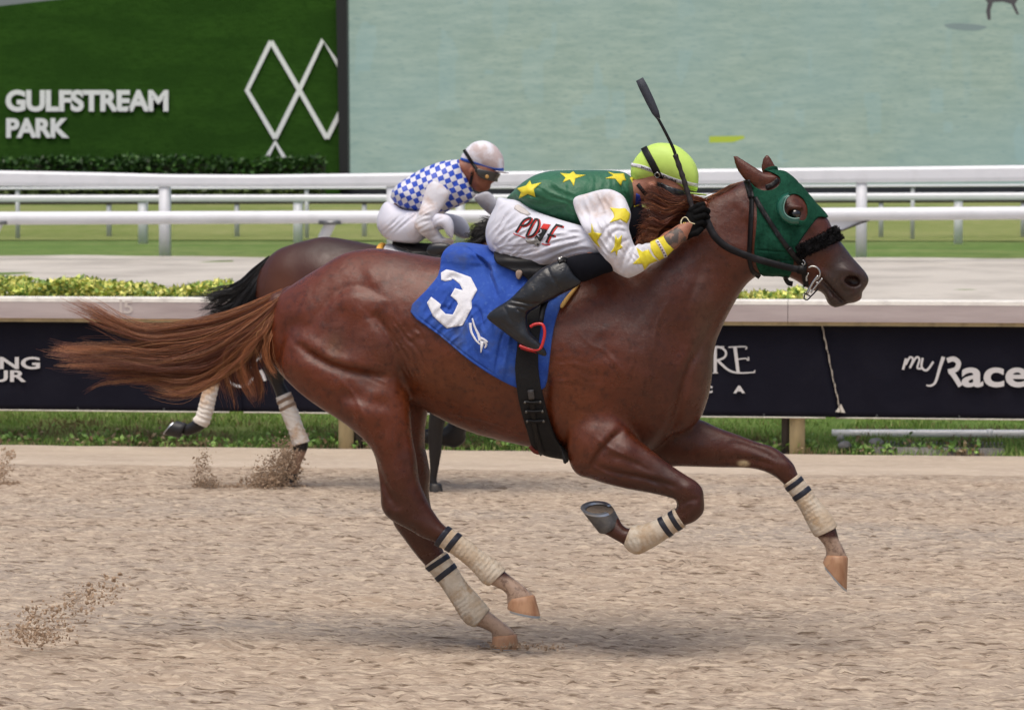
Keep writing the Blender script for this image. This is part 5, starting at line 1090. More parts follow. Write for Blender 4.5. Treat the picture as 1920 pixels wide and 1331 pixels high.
# --- clothes: outlines traced in the photo, inflated, each at its own distance
Gj = Grid.around(H1, (940, 300, 1210, 445), (-.22, .22), .0042)
TOR = [(950, 373), (965, 357), (985, 340), (1008, 327), (1032, 321), (1062, 319.5), (1098, 319), (1134, 319.5), (1166, 322), (1181, 330), (1190, 342), (1195, 360), (1190, 382), (1186, 402), (1170, 425), (1130, 436), (1096, 434), (1062, 425), (1035, 418), (1012, 413), (996, 402), (979, 386), (964, 377)]
Gj.add(TOR, 0., [(970, 365, 2.6), (1060, 370, 1.75), (1150, 370, 1.55)], k=0,
       mods=[('w', 1030, 375, 70, 50, 20, 14, .0045, 5), ('w', 1140, 340, 50, 30, 70, 14, .003, 7), ('g', [(1070, 340), (1072, 365), (1078, 390), (1084, 420)], 3, .003), ('g', [(1000, 345), (1016, 353), (1030, 352)], 4, .005), ('g', [(975, 372), (1000, 384), (1030, 398), (1060, 392), (1078, 386)], 4, .008), ('g', [(985, 366), (1010, 378), (1040, 384)], 4, .006),
             ('g', [(1000, 398), (1024, 402), (1034, 412)], 3, .008), ('b', 1012, 404, 10, 5, 20, .008), ('g', [(1050, 424), (1055, 405), (1072, 392)], 4, .006), ('b', 1085, 410, 12, 14, 0, .010), ('g', [(1118, 322), (1124, 336), (1120, 352)], 5, .004), ('b', 1030, 350, 30, 10, -10, .006),
             ('g', [(1040, 396), (1056, 392), (1070, 398)], 2.5, .004), ('g', [(1168, 345), (1174, 360), (1182, 380)], 4, .010), ('b', 1183, 360, 6, 22, -10, .012), ('g', [(990, 352), (1004, 366), (1022, 372)], 3, .004)])
jv, jq = Gj.mesh(); vest = mesh_obj('vest', jv, jq, M_green, j1); BV_j = bvh_of(jv, jq)
STARS = [[(994, 339), (997, 347), (1015, 343), (1001, 355.5), (1004, 370), (990, 364), (973, 373), (977.5, 361), (969.4, 354), (986.5, 348.7)],
         [(1075, 322), (1080, 328), (1098, 329), (1079, 335), (1076, 350), (1068.6, 337), (1055, 343), (1060.5, 334), (1050.5, 325), (1067.7, 327)],
         [(1140, 323), (1152, 326.5), (1170, 326), (1171, 332.5), (1174, 339), (1167, 339), (1164, 348.7), (1154, 336), (1135, 335), (1150.6, 330)]]
for S in STARS: laid('star', H1, [BV_j], S, M_ysilk, vest, .002, .002, 3)
laid('collar_piping', H1, [BV_j], stroke([(1183, 333), (1190, 348), (1194, 362), (1191, 380)], 4), M_ysilk, vest, .003, .003, 3)
Gs_ = Grid.around(H1, (1065, 345, 1275, 530), (-.38, -.05), .0042)
SLV = [(1075, 374), (1100, 363), (1132, 355), (1150, 357), (1168, 367), (1177, 383), (1183, 403), (1179, 425), (1183, 443), (1190, 461), (1197, 457), (1204, 459), (1211, 456), (1220, 455), (1244, 443), (1256, 455), (1262, 468), (1249, 481), (1222, 497), (1204, 510), (1183, 520), (1172, 520), (1150, 508), (1132, 488), (1123, 473), (1105, 448), (1084, 409)]
Gs_.add(SLV, [(1110, 385, -.185), (1120, 440, -.295), (1150, 460, -.29), (1180, 505, -.28), (1250, 462, -.185)], [(1110, 390, .62), (1150, 450, .66), (1180, 500, .75), (1245, 462, 1.15)], k=0,
        mods=[('w', 1150, 440, 40, 45, 55, 10, .0045, 4), ('w', 1205, 478, 40, 30, 60, 9, .0040, 6), ('w', 1115, 400, 40, 50, 60, 14, .003, 8), ('g', [(1142, 400), (1128, 405), (1124, 425)], 3, .006), ('g', [(1180, 425), (1160, 420), (1142, 428), (1136, 445)], 3.2, .009), ('g', [(1182, 436), (1162, 432), (1148, 445), (1144, 462)], 3, .008), ('g', [(1186, 448), (1170, 455), (1160, 475), (1158, 495)], 3, .008), ('g', [(1188, 458), (1178, 475), (1170, 500), (1168, 515)], 3.4, .008),
              ('b', 1145, 470, 8, 22, 20, .008), ('b', 1190, 490, 14, 16, 0, .008), ('g', [(1192, 465), (1190, 480), (1182, 495)], 2.5, .006), ('g', [(1200, 460), (1202, 470), (1206, 478)], 2, .005), ('g', [(1208, 458), (1212, 468), (1214, 476)], 2, .005), ('g', [(1220, 458), (1224, 470), (1232, 482)], 2.2, .006), ('g', [(1230, 452), (1238, 468), (1244, 480)], 1.8, .004),
              ('g', [(1130, 372), (1118, 400), (1114, 430)], 6, .006), ('g', [(1100, 400), (1112, 440), (1140, 490)], 6, .004)])
sv_, sq_ = Gs_.mesh(); sl = mesh_obj('sleeve', sv_, sq_, M_wsilk, j1); BV_s = bvh_of(sv_, sq_); mesh_obj('sleeve', *mirror(sv_, sq_), M_wsilk, j1)
for S in ([(1144, 390), (1161, 392), (1172, 391), (1181, 401), (1180, 409), (1175, 419), (1163, 412), (1143, 418), (1152, 407), (1150, 399.5)], [(1109.6, 419), (1114, 436), (1128.5, 438), (1120, 452), (1125, 464), (1118, 458), (1112, 451), (1103, 438), (1109, 436)],
          [(1153.7, 441), (1158, 449), (1166, 441), (1163.7, 459), (1168, 464), (1158, 470), (1157, 480.6), (1153.7, 470.7), (1144, 475), (1152, 462.6)], [(1193, 465), (1204, 472.5), (1215, 468), (1223, 480.6), (1233, 489), (1217, 495), (1208, 506), (1204, 495), (1186, 495), (1199, 482)]):
    laid('star', H1, [BV_s], S, M_ysilk, sl, .002, .002, 3)
cf = laid('cuff', H1, [BV_s], [(1219, 455), (1232, 449), (1244, 443), (1254, 453), (1262, 468), (1249, 481), (1235, 488), (1226, 478), (1220, 466)], M_ysilk, sl, .003, .003, 3)
laid('cuff_strap', H1, [BV_s], stroke([(1231, 452), (1238, 462), (1244, 473), (1247, 481)], 6), M_wsilk, sl, .006, .003, 2.5)
for a in np.linspace(.12, .9, 6): laid('cuff_lettering', H1, [BV_s], stroke([(1231+16*a, 452+29*a-1), (1233+16*a, 453.5+29*a-1)], 2.2, n=1), M_leather, sl, .0068, .001, 2)
Gp = Grid.around(H1, (905, 360, 1160, 510), (-.36, .36), .0042)
PAN = [(934, 371), (950, 373), (975, 378), (1010, 398), (1060, 415), (1120, 432), (1148, 452), (1152, 474), (1123, 478), (1095, 480), (1062, 486), (1030, 496), (1008, 500), (981, 496), (954, 488), (923, 472), (915, 461), (911, 444), (912, 426), (920, 404), (929, 386)]
pm = [('w', 1050, 465, 90, 40, -14, 11, .0045, 3), ('w', 960, 455, 50, 40, -35, 11, .0040, 7), ('w', 945, 415, 40, 40, -50, 13, .003, 9), ('g', [(1090, 445), (1050, 452), (1010, 470), (960, 480)], 3, .008), ('g', [(1110, 455), (1070, 462), (1030, 478), (990, 488)], 3, .008), ('g', [(1118, 466), (1085, 470), (1055, 480), (1030, 492)], 3, .007), ('g', [(1060, 440), (1020, 458), (970, 470), (935, 468)], 2.6, .006), ('g', [(1010, 455), (975, 462), (945, 462)], 2.4, .005), ('g', [(990, 420), (960, 430), (930, 445)], 3, .004),
      ('g', [(925, 455), (935, 468), (955, 484)], 2.0, .004), ('g', [(955, 400), (940, 420), (930, 440)], 3.5, .004), ('g', [(1120, 444), (1085, 436), (1050, 432)], 3, .006), ('b', 1100, 460, 20, 5, 12, .006), ('b', 1030, 466, 26, 5, -16, .007), ('b', 945, 440, 26, 30, 0, .008), ('g', [(985, 440), (950, 456), (925, 462)], 2.2, .004)]
for sg in (1, -1): Gp.add(PAN, [(930, 430, -.085*sg), (1000, 450, -.125*sg), (1060, 460, -.19*sg), (1140, 470, -.25*sg)], [(930, 430, 1.0), (1000, 450, .95), (1080, 460, .85), (1140, 470, .75)], k=.02, mods=pm)
pv_, pq_ = Gp.mesh(); br = mesh_obj('breeches', pv_, pq_, M_wpant, j1); BV_p = bvh_of(pv_, pq_)
laid('back_patch', H1, [BV_p, BV_j], [(965, 386), (972, 384), (985, 392), (995, 402), (990, 405), (976, 400), (964, 392)], material('grey_patch', srgb(196, 190, 188), .8), br, .002, .002, 3)
# embroidered letters on the thigh: black strokes with a red shadow
M_blk = material('black_thread', (.012, .012, .014), .7); M_rthr = material('red_thread', srgb(206, 40, 34), .6)
LET = [[(967.5, 435.5), (975, 424), (982, 414), (991, 409.5), (995.5, 411), (992, 417.5), (985, 422.5), (977.5, 423.5)], [(986.5, 443), (992, 431), (998, 420), (1003, 412)], [(1002, 412), (1008.5, 412.5), (1010, 420), (1007, 430), (1001, 439), (994, 443), (987, 443.5)], [(1025, 455), (1031.5, 441), (1037, 431), (1043.5, 423)], [(1042, 422.5), (1055, 425.5)], [(1027, 440), (1040, 442.5)]]
for L_ in LET:
    laid('letter', H1, [BV_p], stroke(np.array(L_)+np.array([2.2, 1.0]), 3.6), M_rthr, br, .0022, .0015, 2.5); laid('letter', H1, [BV_p], stroke(L_, 3.4), M_blk, br, .0034, .0015, 2.5)
laid('underline', H1, [BV_p], stroke([(963, 438), (974, 442.5), (985, 446.5)], 1.5), M_rthr, br, .0022, .001, 2.5); laid('underline', H1, [BV_p], stroke([(1016.5, 457), (1024, 459), (1032, 459)], 1.8), M_rthr, br, .0022, .001, 2.5)
laid('emblem', H1, [BV_p], [(1019.6, 420), (1033, 422), (1026.4, 432), (1014, 428)], M_rthr, br, .003, .0015, 2.5)
laid('emblem', H1, [BV_p], [(1014, 428), (1026.4, 432), (1020, 443), (1015, 452), (1010, 455), (1002, 447.6)], M_blk, br, .0025, .0015, 2.5)
laid('emblem', H1, [BV_p], [(985, 450), (993, 449), (1000, 450.6), (1006, 446), (1014, 455), (1009, 462.6), (1000, 457.4), (988, 455)], material('grey_thread', srgb(150, 148, 144), .7), br, .003, .0015, 2.5)
laid('emblem', H1, [BV_p], stroke([(1014.5, 431), (1014.5, 436), (1008, 440), (1011.5, 444)], 2), M_wpant, br, .0036, .001, 2); laid('emblem', H1, [BV_p], [(1008.7+2*math.cos(a), 457.5+2*math.sin(a)) for a in np.linspace(0, 6.28, 8, endpoint=False)], M_blk, br, .004, .001, 2)
# lower legs and boots
Gb = Grid.around(H1, (905, 470, 1165, 675), (-.42, -.20), .005)
BOOT = [(1064, 492), (1078, 510), (1090, 529), (1074, 542), (1056, 550), (1035, 561), (1024, 566), (1003, 579), (992, 586), (988, 597), (994, 622), (1010, 640), (1022, 655), (1025, 665), (1019, 668), (995, 656), (972, 643), (943, 621), (916, 600), (914, 591), (927, 579), (954, 562), (974, 543), (1006, 510.5), (1030, 496), (1050, 489)]
Gb.add(BOOT, [(1070, 515, -.315), (970, 580, -.335), (1015, 655, -.345)], [(1070, 515, .80), (1000, 560, .72), (950, 600, .62), (1000, 640, .8)], k=0,
       mods=[('g', [(1024, 494), (1032, 512), (1044, 530), (1056, 548)], 2, .004), ('g', [(956, 562), (975, 565), (1000, 570), (1018, 567)], 3, .008), ('g', [(952, 570), (975, 574), (998, 578)], 2.6, .007), ('g', [(968, 577), (980, 584), (990, 590)], 2.4, .006), ('g', [(976, 586), (984, 596), (990, 606)], 2, .004), ('g', [(946, 572), (956, 590), (962, 604)], 2, .003), ('g', [(914, 596), (945, 616), (975, 638), (1005, 652)], 2.2, .006), ('g', [(940, 600), (965, 622), (985, 640)], 3, .004)]
       + [('g', [(1042+3.6*i, 508+3.6*i), (1054+3.0*i, 500+4.2*i), (1064+2.4*i, 496+5*i)], 1.2, .003) for i in range(6)])
bv_, bq_ = Gb.mesh(); bt = mesh_obj('boot', bv_, bq_, M_boot, j1); BV_b = bvh_of(bv_, bq_); mesh_obj('boot', *mirror(bv_, bq_), M_boot, j1)
laid('boot_strap', H1, [BV_b], stroke([(1047, 492), (1056, 488), (1062, 490)], 7), M_leather, bt, .007, .008, 2.5); laid('buckle', H1, [BV_b], [(1047, 488), (1054, 486), (1055, 490), (1048, 492)], M_metal, bt, .013, .004, 2)
SHIN = [(1056, 490), (1087, 477), (1125, 474), (1150, 478), (1162, 492), (1150, 508), (1132, 514), (1092, 529), (1076, 520)]
Gl = Grid.around(H1, (1050, 465, 1170, 535), (-.38, -.20), .005); Gl.add(SHIN, [(1060, 505, -.31), (1150, 490, -.285)], .85, k=0, mods=[('g', [(1090, 480), (1088, 500), (1096, 520)], 3, .003)])
lv_, lq_ = Gl.mesh(); mesh_obj('legging', lv_, lq_, M_dleg, j1); mesh_obj('legging', *mirror(lv_, lq_), M_dleg, j1)
# body: one continuous figure under the clothes
Gk = Grid.around(H1, (910, 290, 1330, 640), (-.37, .37), .006)
Gk.chain([(960, 420, 0, .06), (1010, 392, 0, .05), (1080, 372, 0, .06), (1150, 368, 0, .06), (1185, 362, 0, .046), (1208, 354, -.005, .048), (1232, 344, -.01, .050)], .03, sv=1.0)
Gk.ball(1244, 328, -.012, (.090, .058, .062), k=.02); Gk.ball(1258, 360, -.012, (.058, .054, .064), k=.02); Gk.ball(1276, 390, -.012, (.034, .036, .030), k=.03); Gk.ball(1294, 372, -.012, (.018, .016, .024), k=.02)
Gk.add([(1214, 343), (1219, 341), (1227, 342), (1231, 348), (1228, 356), (1221, 363), (1216, 360), (1213, 352)], -.074, 1.25, k=.004); Gk.ball(1223, 350, -.100, (.009, .012, .011), k=.004, op='s')
for sg in (1, -1):
    Gk.chain([(1120, 385, -.12*sg, .040), (1140, 400, -.16*sg, .034), (1150, 450, -.28*sg, .026), (1178, 494, -.275*sg, .024), (1218, 477, -.215*sg, .024), (1240, 462, -.185*sg, .027), (1256, 452, -.172*sg, .034), (1276, 438, -.150*sg, .029), (1296, 420, -.145*sg, .026)], .02)
    Gk.chain([(950, 432, -.08*sg, .06), (1040, 446, -.17*sg, .035), (1118, 468, -.25*sg, .012), (1060, 522, -.312*sg, .022), (972, 570, -.333*sg, .018), (975, 605, -.335*sg, .016)], .02)
kv_, kq_ = Gk.mesh(); kx, ky = pxof(H1, kv_)
mesh_obj('body', kv_, kq_, M_skin, j1); BV_k = bvh_of(kv_, kq_)
laid('tattoo', H1, [BV_k], [(1240, 448), (1256, 434), (1271, 425), (1280, 434), (1288, 449), (1272, 460), (1258, 470), (1248, 462)], M_tattoo, j1, .0012, .001, 3)
# collar and chin strap
laid('neckerchief', H1, [BV_k], [(1193, 362), (1200, 366), (1205, 392), (1198, 402), (1190, 396)], material('blue_cloth', srgb(36, 56, 150), .7), j1, .006, .004, 3)
laid('collar', H1, [BV_k, BV_j], [(1186, 384), (1197, 380), (1197, 398), (1190, 404), (1184, 398)], M_ysilk, j1, .012, .004, 3)
laid('chin_strap', H1, [BV_k], stroke([(1196, 346), (1204, 356), (1212, 366)], 7), M_leather, j1, .003, .003, 3)
hairp = laid('hair', H1, [BV_k], [(1232, 341), (1250, 347), (1266, 355), (1280, 366), (1268, 374), (1252, 368), (1240, 366), (1234, 356)], material('black_hair', (.012, .010, .010), .6, bump=(120, .8, .006)), j1, .006, .006, 3)
# dark form added below the collar for the shadowed chest
Gu = Grid.around(H1, (1160, 375, 1225, 475), (-.12, .1), .006); Gu.add([(1172, 386), (1196, 386), (1214, 394), (1218, 420), (1211, 450), (1196, 466), (1176, 458), (1166, 425)], -.02, 1.1, k=0); mesh_obj('chest_shade', *Gu.mesh(), M_dleg, j1)
# helmet
Gh = Grid.around(H1, (1175, 260, 1320, 365), (-.14, .12), .005)
HEL = [(1182.6, 322), (1187, 304), (1200, 286), (1218, 272.5), (1240, 268), (1267, 272.5), (1289, 288), (1303, 306), (1309.5, 326), (1309, 345), (1306, 358), (1282, 354.5), (1255, 346), (1230, 341), (1211, 341), (1194, 343), (1185, 336)]
Gh.add(HEL, -.012, 1.08, k=0, mods=[('g', [(1184, 325), (1200, 336), (1206, 340)], 3, .003), ('g', [(1262, 320), (1261, 335), (1262, 348)], 2, .002)])
hv_, hq_ = Gh.mesh(); hel = mesh_obj('helmet', hv_, hq_, M_lime, j1); BV_h = bvh_of(hv_, hq_)
mesh_obj('peak', *G1.__class__.shell(Gh, [(1284, 352), (1300, 356), (1316, 361), (1314, 364), (1300, 362), (1284, 358)], .004, -.012, None), M_lime, hel)
th = np.linspace(-1.25, 1.25, 15); c_ = H1.loc(1290, 358, -.012); P_ = np.stack([c_[0]-.03+.088*np.cos(th), c_[1]+.075*np.sin(th), c_[2]-.004-.012*np.cos(th)], 1); mesh_obj('peak', *band(P_, .030, .005, (0, 0, 1)), M_lime, hel)
BND = spline([(1184, 309), (1200, 312), (1215, 317), (1232, 324), (1250, 332), (1276, 341), (1308, 348)], 5, False)
laid('helmet_band', H1, [BV_h], stroke([(1184, 309), (1200, 312), (1215, 317), (1232, 324), (1250, 332), (1276, 341), (1308, 348)], 6.6), M_wsilk, hel, .002, .002, 3)
def word_on(body, fr, bvs, x0, x1, path, hgt, mat, root, off):
    V, Fc = text_geo(body, .02, 0.); a, b_ = V.min(0), V.max(0); x = x0+(V[:, 0]-a[0])/(b_[0]-a[0])*(x1-x0); y0 = np.interp(x, path[:, 0], path[:, 1]); y = y0+hgt/2-(V[:, 1]-a[1])/(b_[1]-a[1])*hgt
    d = fr.dirl(x, y); P = []
    for i in range(len(x)):
        hs = [h_ for h_ in (bv.ray_cast(Vector(fr.cam), Vector(d[i]).normalized()) for bv in bvs) if h_[0] is not None]
        if not hs: return None
        h_ = min(hs, key=lambda q: q[3]); P.append(np.array(h_[0])+np.array(h_[1])*off)
    return mesh_obj('lettering', np.array(P), Fc, mat, root, smooth=False)
word_on("Jockeys'", H1, [BV_h], 1202, 1240, BND, 4.6, M_blk, hel, .0045); word_on('Guild', H1, [BV_h], 1243, 1268, BND, 4.8, M_blk, hel, .0045)
gog = laid('goggle_strap', H1, [BV_h], stroke([(1208, 278), (1216, 293), (1224, 308), (1232, 324), (1240, 340)], 12, 13), M_leather, j1, .005, .004, 3)
laid('strap_buckle', H1, [BV_h], stroke([(1228, 325), (1234, 322), (1238, 328), (1232, 331), (1228, 326)], 1.6), M_metal, gog, .011, .003, 2)
laid('goggles', H1, [BV_k, BV_h], [(1240, 342), (1254, 350), (1280, 358), (1290, 364), (1286, 374), (1272, 372), (1254, 364), (1242, 354)], material('goggle_lens', (.015, .015, .018), .15, coat=.6), j1, .010, .010, 3)
# gloved hands with separate fingers, closed round rein and whip
Gg = Grid.around(H1, (1262, 372, 1335, 452), (-.20, -.09), .0028, .03)
Gg.add([(1269, 426), (1277, 414), (1284, 405), (1292, 393), (1302, 388), (1313, 394), (1319, 408), (1317, 426), (1308, 440), (1297, 446), (1287, 449)], -.148, .60, k=.004)
FING = [[(1296, 394, -.152, .0125), (1308, 386, -.156, .0115), (1319, 383, -.150, .0105)], [(1304, 398, -.158, .0125), (1319, 392, -.160, .0118), (1327, 396, -.145, .0108), (1325, 403, -.125, .0095)], [(1305, 409, -.160, .0125), (1320, 404, -.161, .0115), (1327, 408, -.145, .0105), (1324, 414, -.125, .0095)],
        [(1304, 421, -.158, .0115), (1317, 417, -.159, .0108), (1323, 420, -.145, .0098), (1320, 426, -.128, .009)], [(1294, 440, -.156, .0125), (1307, 437, -.163, .0115), (1315, 430, -.160, .010)]]
for f in FING: Gg.chain(f, .003)
gv2, gq2 = Gg.mesh(1); gl = mesh_obj('glove', gv2, gq2, M_glove, j1); BV_gl = bvh_of(gv2, gq2); mesh_obj('glove', *mirror(gv2, gq2), M_glove, j1)
Gt = Grid.around(H1, (1310, 372, 1330, 395), (-.17, -.12), .0025, .02); Gt.chain([(1316, 384, -.151, .0095), (1322, 382, -.147, .0085)], .002); mesh_obj('fingertip', *Gt.mesh(1), M_skin, gl)
for st in (stroke([(1287, 449), (1282, 435), (1278, 424), (1277, 416), (1281, 409), (1287, 408), (1294, 417), (1303, 420)], 1.6), stroke([(1269, 427), (1276, 434), (1285, 438)], 1.6)): laid('piping', H1, [BV_gl], st, M_cream, gl, .001, .0015, 2)
for st in (stroke([(1281, 418), (1286, 422), (1289, 424)], 1.8), stroke([(1285, 417), (1285, 422), (1284, 427)], 1.8), stroke([(1289, 420), (1286, 422), (1281, 424)], 1.8)): laid('emblem', H1, [BV_gl], st, material('gold_thread', srgb(226, 190, 96), .5), gl, .001+.0004*random.random(), .001, 2)
# whip
whip = empty('whip', H1, tuple(H1.loc(1298, 384, -.13)), 'black racing whip held upright with padded flap by the lime helmet', 'whip')
wp = spline([(1233, 221), (1248, 249), (1262, 278), (1268, 296)], 5, False); mesh_obj('shaft', *tube(H1.loc(wp[:, 0], wp[:, 1], -.155), np.linspace(.0055, .0065, len(wp)), 8), M_leather, whip)
wp = spline([(1266, 290), (1278, 325), (1288, 356), (1298, 388), (1304, 404)], 8, False); rr = .0098+.0012*np.sin(np.arange(len(wp))*1.6); mesh_obj('handle', *tube(H1.loc(wp[:, 0], wp[:, 1], -.152), rr, 9), material('whip_grip', srgb(38, 32, 34), .7, bump=(150, .6, .004)), whip)
mesh_obj('flap', *band(H1.loc(np.array([1199., 1206., 1219., 1229., 1235.]), np.array([149., 163., 190., 211., 223.]), -.155), np.array([.030, .034, .033, .028, .014]), .008, (0, 1, 0)), material('whip_foam', srgb(54, 58, 68), .75, bump=(120, .4, .003)), whip)
# ================================================================== the dark bay horse behind and its jockey
_d = rays(815, 920); _t = -CAMZ/_d[2]
H2 = Frame(CAMP+_t*_d, YAW)
M_bay = material('bay_coat', rough=.4, attr=True, bump=(380, .12, .002), bump2=(12, .15, .02), spec=.45, roughvar=(9, .34, .55))
G2 = Grid.around(H2, (300, 400, 1260, 930), (-.36, .34), .009)
T2 = [(500, 490), (508, 479), (522, 468), (542, 460), (566, 453), (599, 445), (623, 445), (654, 450), (684, 456), (711, 461), (760, 466), (815, 468), (860, 462), (900, 448), (950, 436), (1010, 428), (1070, 420), (1120, 416), (1150, 420), (1180, 440), (1205, 468), (1222, 492), (1218, 504), (1200, 506), (1170, 494), (1140, 488), (1110, 490), (1070, 512), (1030, 545), (1005, 580), (995, 620), (985, 650), (950, 680), (900, 700), (840, 703), (780, 697), (720, 682), (660, 664), (600, 652), (540, 640), (500, 612), (484, 580), (479, 548), (482, 526), (490, 505)]
G2.add(T2, 0., [(520, 560, .75), (640, 560, .82), (800, 580, .84), (950, 570, .74), (1040, 470, .5), (1150, 450, .66), (1200, 480, .75)], k=0,
       mods=[('b', 540, 500, 20, 20, 0, .010), ('g', [(520, 470), (505, 500), (500, 540)], 5, .006), ('b', 610, 500, 30, 20, 0, .010), ('g', [(600, 560), (620, 540), (650, 560)], 10, .008)])
# hind legs: one trailing, one driving into the dirt
G2.add([(500, 560), (560, 560), (590, 610), (570, 650), (520, 662), (470, 662), (448, 668), (430, 684), (412, 712), (404, 740), (396, 775), (386, 800), (366, 812), (346, 816), (342, 800), (358, 792), (370, 778), (378, 750), (386, 718), (394, 686), (402, 662), (420, 640), (450, 628), (480, 610)], [(540, 600, -.12), (400, 700, -.13), (340, 810, -.13)], [(540, 600, .6), (450, 650, .8), (390, 760, .9), (350, 806, 1.)], k=.03)
G2.add([(560, 580), (640, 590), (660, 640), (620, 680), (570, 690), (540, 700), (532, 715), (542, 735), (556, 770), (566, 800), (577, 825), (576, 842), (566, 866), (556, 892), (538, 900), (534, 888), (546, 862), (550, 840), (546, 815), (534, 785), (522, 752), (510, 722), (498, 700), (494, 682), (508, 662), (534, 640), (552, 612)], [(600, 620, .10), (540, 760, .12), (550, 890, .12)], [(600, 620, .6), (520, 700, .85), (550, 800, .9), (550, 890, 1.)], k=.03)
# fore legs: one bearing weight, one folded
G2.add([(880, 640), (930, 650), (920, 700), (880, 745), (850, 765), (835, 790), (829, 820), (828, 845), (822, 880), (819, 902), (827, 912), (826, 917), (806, 920), (804, 905), (806, 880), (804, 845), (803, 810), (806, 775), (820, 740), (850, 700)], [(880, 700, -.13), (815, 900, -.10)], .85, k=.03)
G2.add([(900, 660), (960, 670), (940, 730), (900, 770), (880, 790), (873, 812), (872, 826), (856, 838), (835, 836), (805, 832), (770, 828), (755, 840), (740, 835), (745, 815), (775, 806), (810, 804), (835, 800), (845, 780), (865, 740), (880, 700)], .12, .8, k=.03)
b2v, b2q = G2.mesh(2); qx, qy = pxof(H2, b2v)
C2 = np.tile(np.array(srgb(66, 33, 22)), (len(b2v), 1))
C2 = lerpc(C2, srgb(44, 28, 26), np.exp(-(((qx-640)/80)**2+((qy-462)/20)**2))*.8); C2 = lerpc(C2, srgb(98, 56, 37), np.exp(-(((qx-530)/30)**2+((qy-540)/40)**2))*.6)
C2 = lerpc(C2, srgb(24, 21, 22), sm(qy, 640, 690)); C2 = lerpc(C2, srgb(40, 26, 24), sm(qx, 850, 950)*.7)
C2 = lerpc(C2, srgb(186, 150, 126), sm(qy, 842, 850)*(qx > 520)*(qx < 600)*.7)
horse2 = empty('horse', H2, (0, 0, 0), 'dark bay racehorse with black tail running behind the chestnut', 'horse', 'racehorses')
mesh_obj('body', b2v, b2q, M_bay, horse2, cols=C2); BV2 = bvh_of(b2v, b2q)
for line, bands, vl, vp in (([(406, 714), (396, 745), (385, 775), (374, 796)], (), (-.3, -.02), -.16), ([(530, 740), (545, 775), (558, 805), (566, 832)], (((533, 746), (536, 752)), ((538, 759), (541, 765))), (.0, .3), .08)):
    e = G2.shell(stroke(line, 70), .009, vp, vl, n=1, noise=ribs(1.2, 200, .003)); w_ = mesh_obj('leg_bandage', *e, material('white_bandage', srgb(222, 214, 204), .9, var=[(7, srgb(196, 164, 132), .5, .62)], bump=(60, .5, .006)), horse2)
    for bd in bands: mesh_obj('tape', *G2.shell(stroke(bd, 70, n=1), .0125, vp, vl, n=1), material('tan_tape', srgb(140, 116, 96), .8), w_)
M_hoofb = material('black_hoof', srgb(34, 34, 36), .5, var=[(20, srgb(70, 64, 58), .5, .7)])
hoof(horse2, H2, (309, 815), (332, 788), (336, 821), (350, 793), -.13, .058, M_hoofb)
hoof(horse2, H2, (556, 905), (532, 899), (558, 890), (536, 887), .12, .055, M_hoofb, shoe=False)
hoof(horse2, H2, (830, 921), (804, 922), (828, 908), (805, 906), -.10, .055, M_hoofb, shoe=False)
hoof(horse2, H2, (722, 828), (728, 848), (738, 818), (744, 838), .12, .055, M_hoofb, shoe=False)
KC = [(.012, .011, .012), (.02, .018, .018), (.008, .007, .008)]
T2G = [[(505, 483, 0), (480, 505, 0), (455, 528, 0), (425, 545, 0), (390, 552, 0), (360, 552, 0)], [(503, 487, 0), (478, 515, -.02), (450, 540, -.02), (415, 560, -.02), (380, 570, -.02)], [(501, 492, 0), (476, 525, -.03), (446, 555, -.03), (410, 580, -.03), (372, 592, -.03)], [(499, 498, 0), (474, 535, -.04), (448, 570, -.04), (416, 600, -.04), (384, 622, -.04)], [(497, 504, 0), (476, 545, -.05), (452, 585, -.05), (424, 618, -.05), (392, 648, -.05)], [(494, 512, 0), (480, 550, -.05), (464, 590, -.05), (440, 630, -.05), (410, 662, -.05)]]
M_bhair = material('black_horsehair', rough=.4, attr=True, spec=.5)
hair('tail', H2, T2G, horse2, 12, KC, (1.5, 6), 16, (.0022, .0008), 14, 21, (.012, .04), mat=M_bhair)
hair('mane', H2, [[(960, 436, -.02), (935, 424, -.05), (912, 420, -.06), (895, 428, -.06), (882, 444, -.06)], [(940, 440, -.03), (915, 428, -.07), (898, 436, -.08), (886, 452, -.08)], [(930, 444, -.03), (908, 438, -.09), (892, 450, -.1), (876, 462, -.1)], [(920, 450, -.03), (902, 450, -.09), (886, 460, -.1), (868, 470, -.1)], [(1000, 430, 0), (960, 420, -.04), (920, 414, -.05), (900, 418, -.05)]], horse2, 12, KC, (1.5, 5), 12, (.0022, .001), 10, 22, (.01, .02), mat=M_bhair)
# cloth and saddle
cl2 = empty('saddlecloth', H2, tuple(H2.loc(760, 470, -.2)), 'white saddlecloth with yellow roll on the dark bay horse', 'saddlecloth')
G2c = G2.sub((H2.uz(690, 460, 0)[0], -.36, H2.uz(760, 620, 0)[1]), (H2.uz(900, 460, 0)[0], .34, H2.uz(760, 420, 0)[1]), False)
mesh_obj('cloth', *G2c.shell([(716, 452), (740, 455), (800, 462), (830, 466), (820, 560), (770, 560), (730, 520), (718, 480)], .020, -.2, None), material('white_cloth', (.55, .55, .58), .8, bump=(30, .3, .008)), cl2)
P_ = H2.loc(717, 461, 0.); mesh_obj('pad_roll', *tube(np.array([P_+np.array([0, a, -.10*(a/.22)**2]) for a in np.linspace(-.22, .22, 11)]), .022, 10), material('yellow_foam', srgb(226, 170, 70), .8), cl2)
sd2 = empty('racing_saddle', H2, tuple(H2.loc(765, 460, 0.)), 'black racing saddle under the jockey in blue checks', 'saddle')
mesh_obj('seat', *G2c.shell([(731, 448), (770, 455), (812, 458), (830, 470), (815, 500), (790, 500), (770, 474), (734, 462)], .044, -.2, None), M_leather, sd2)
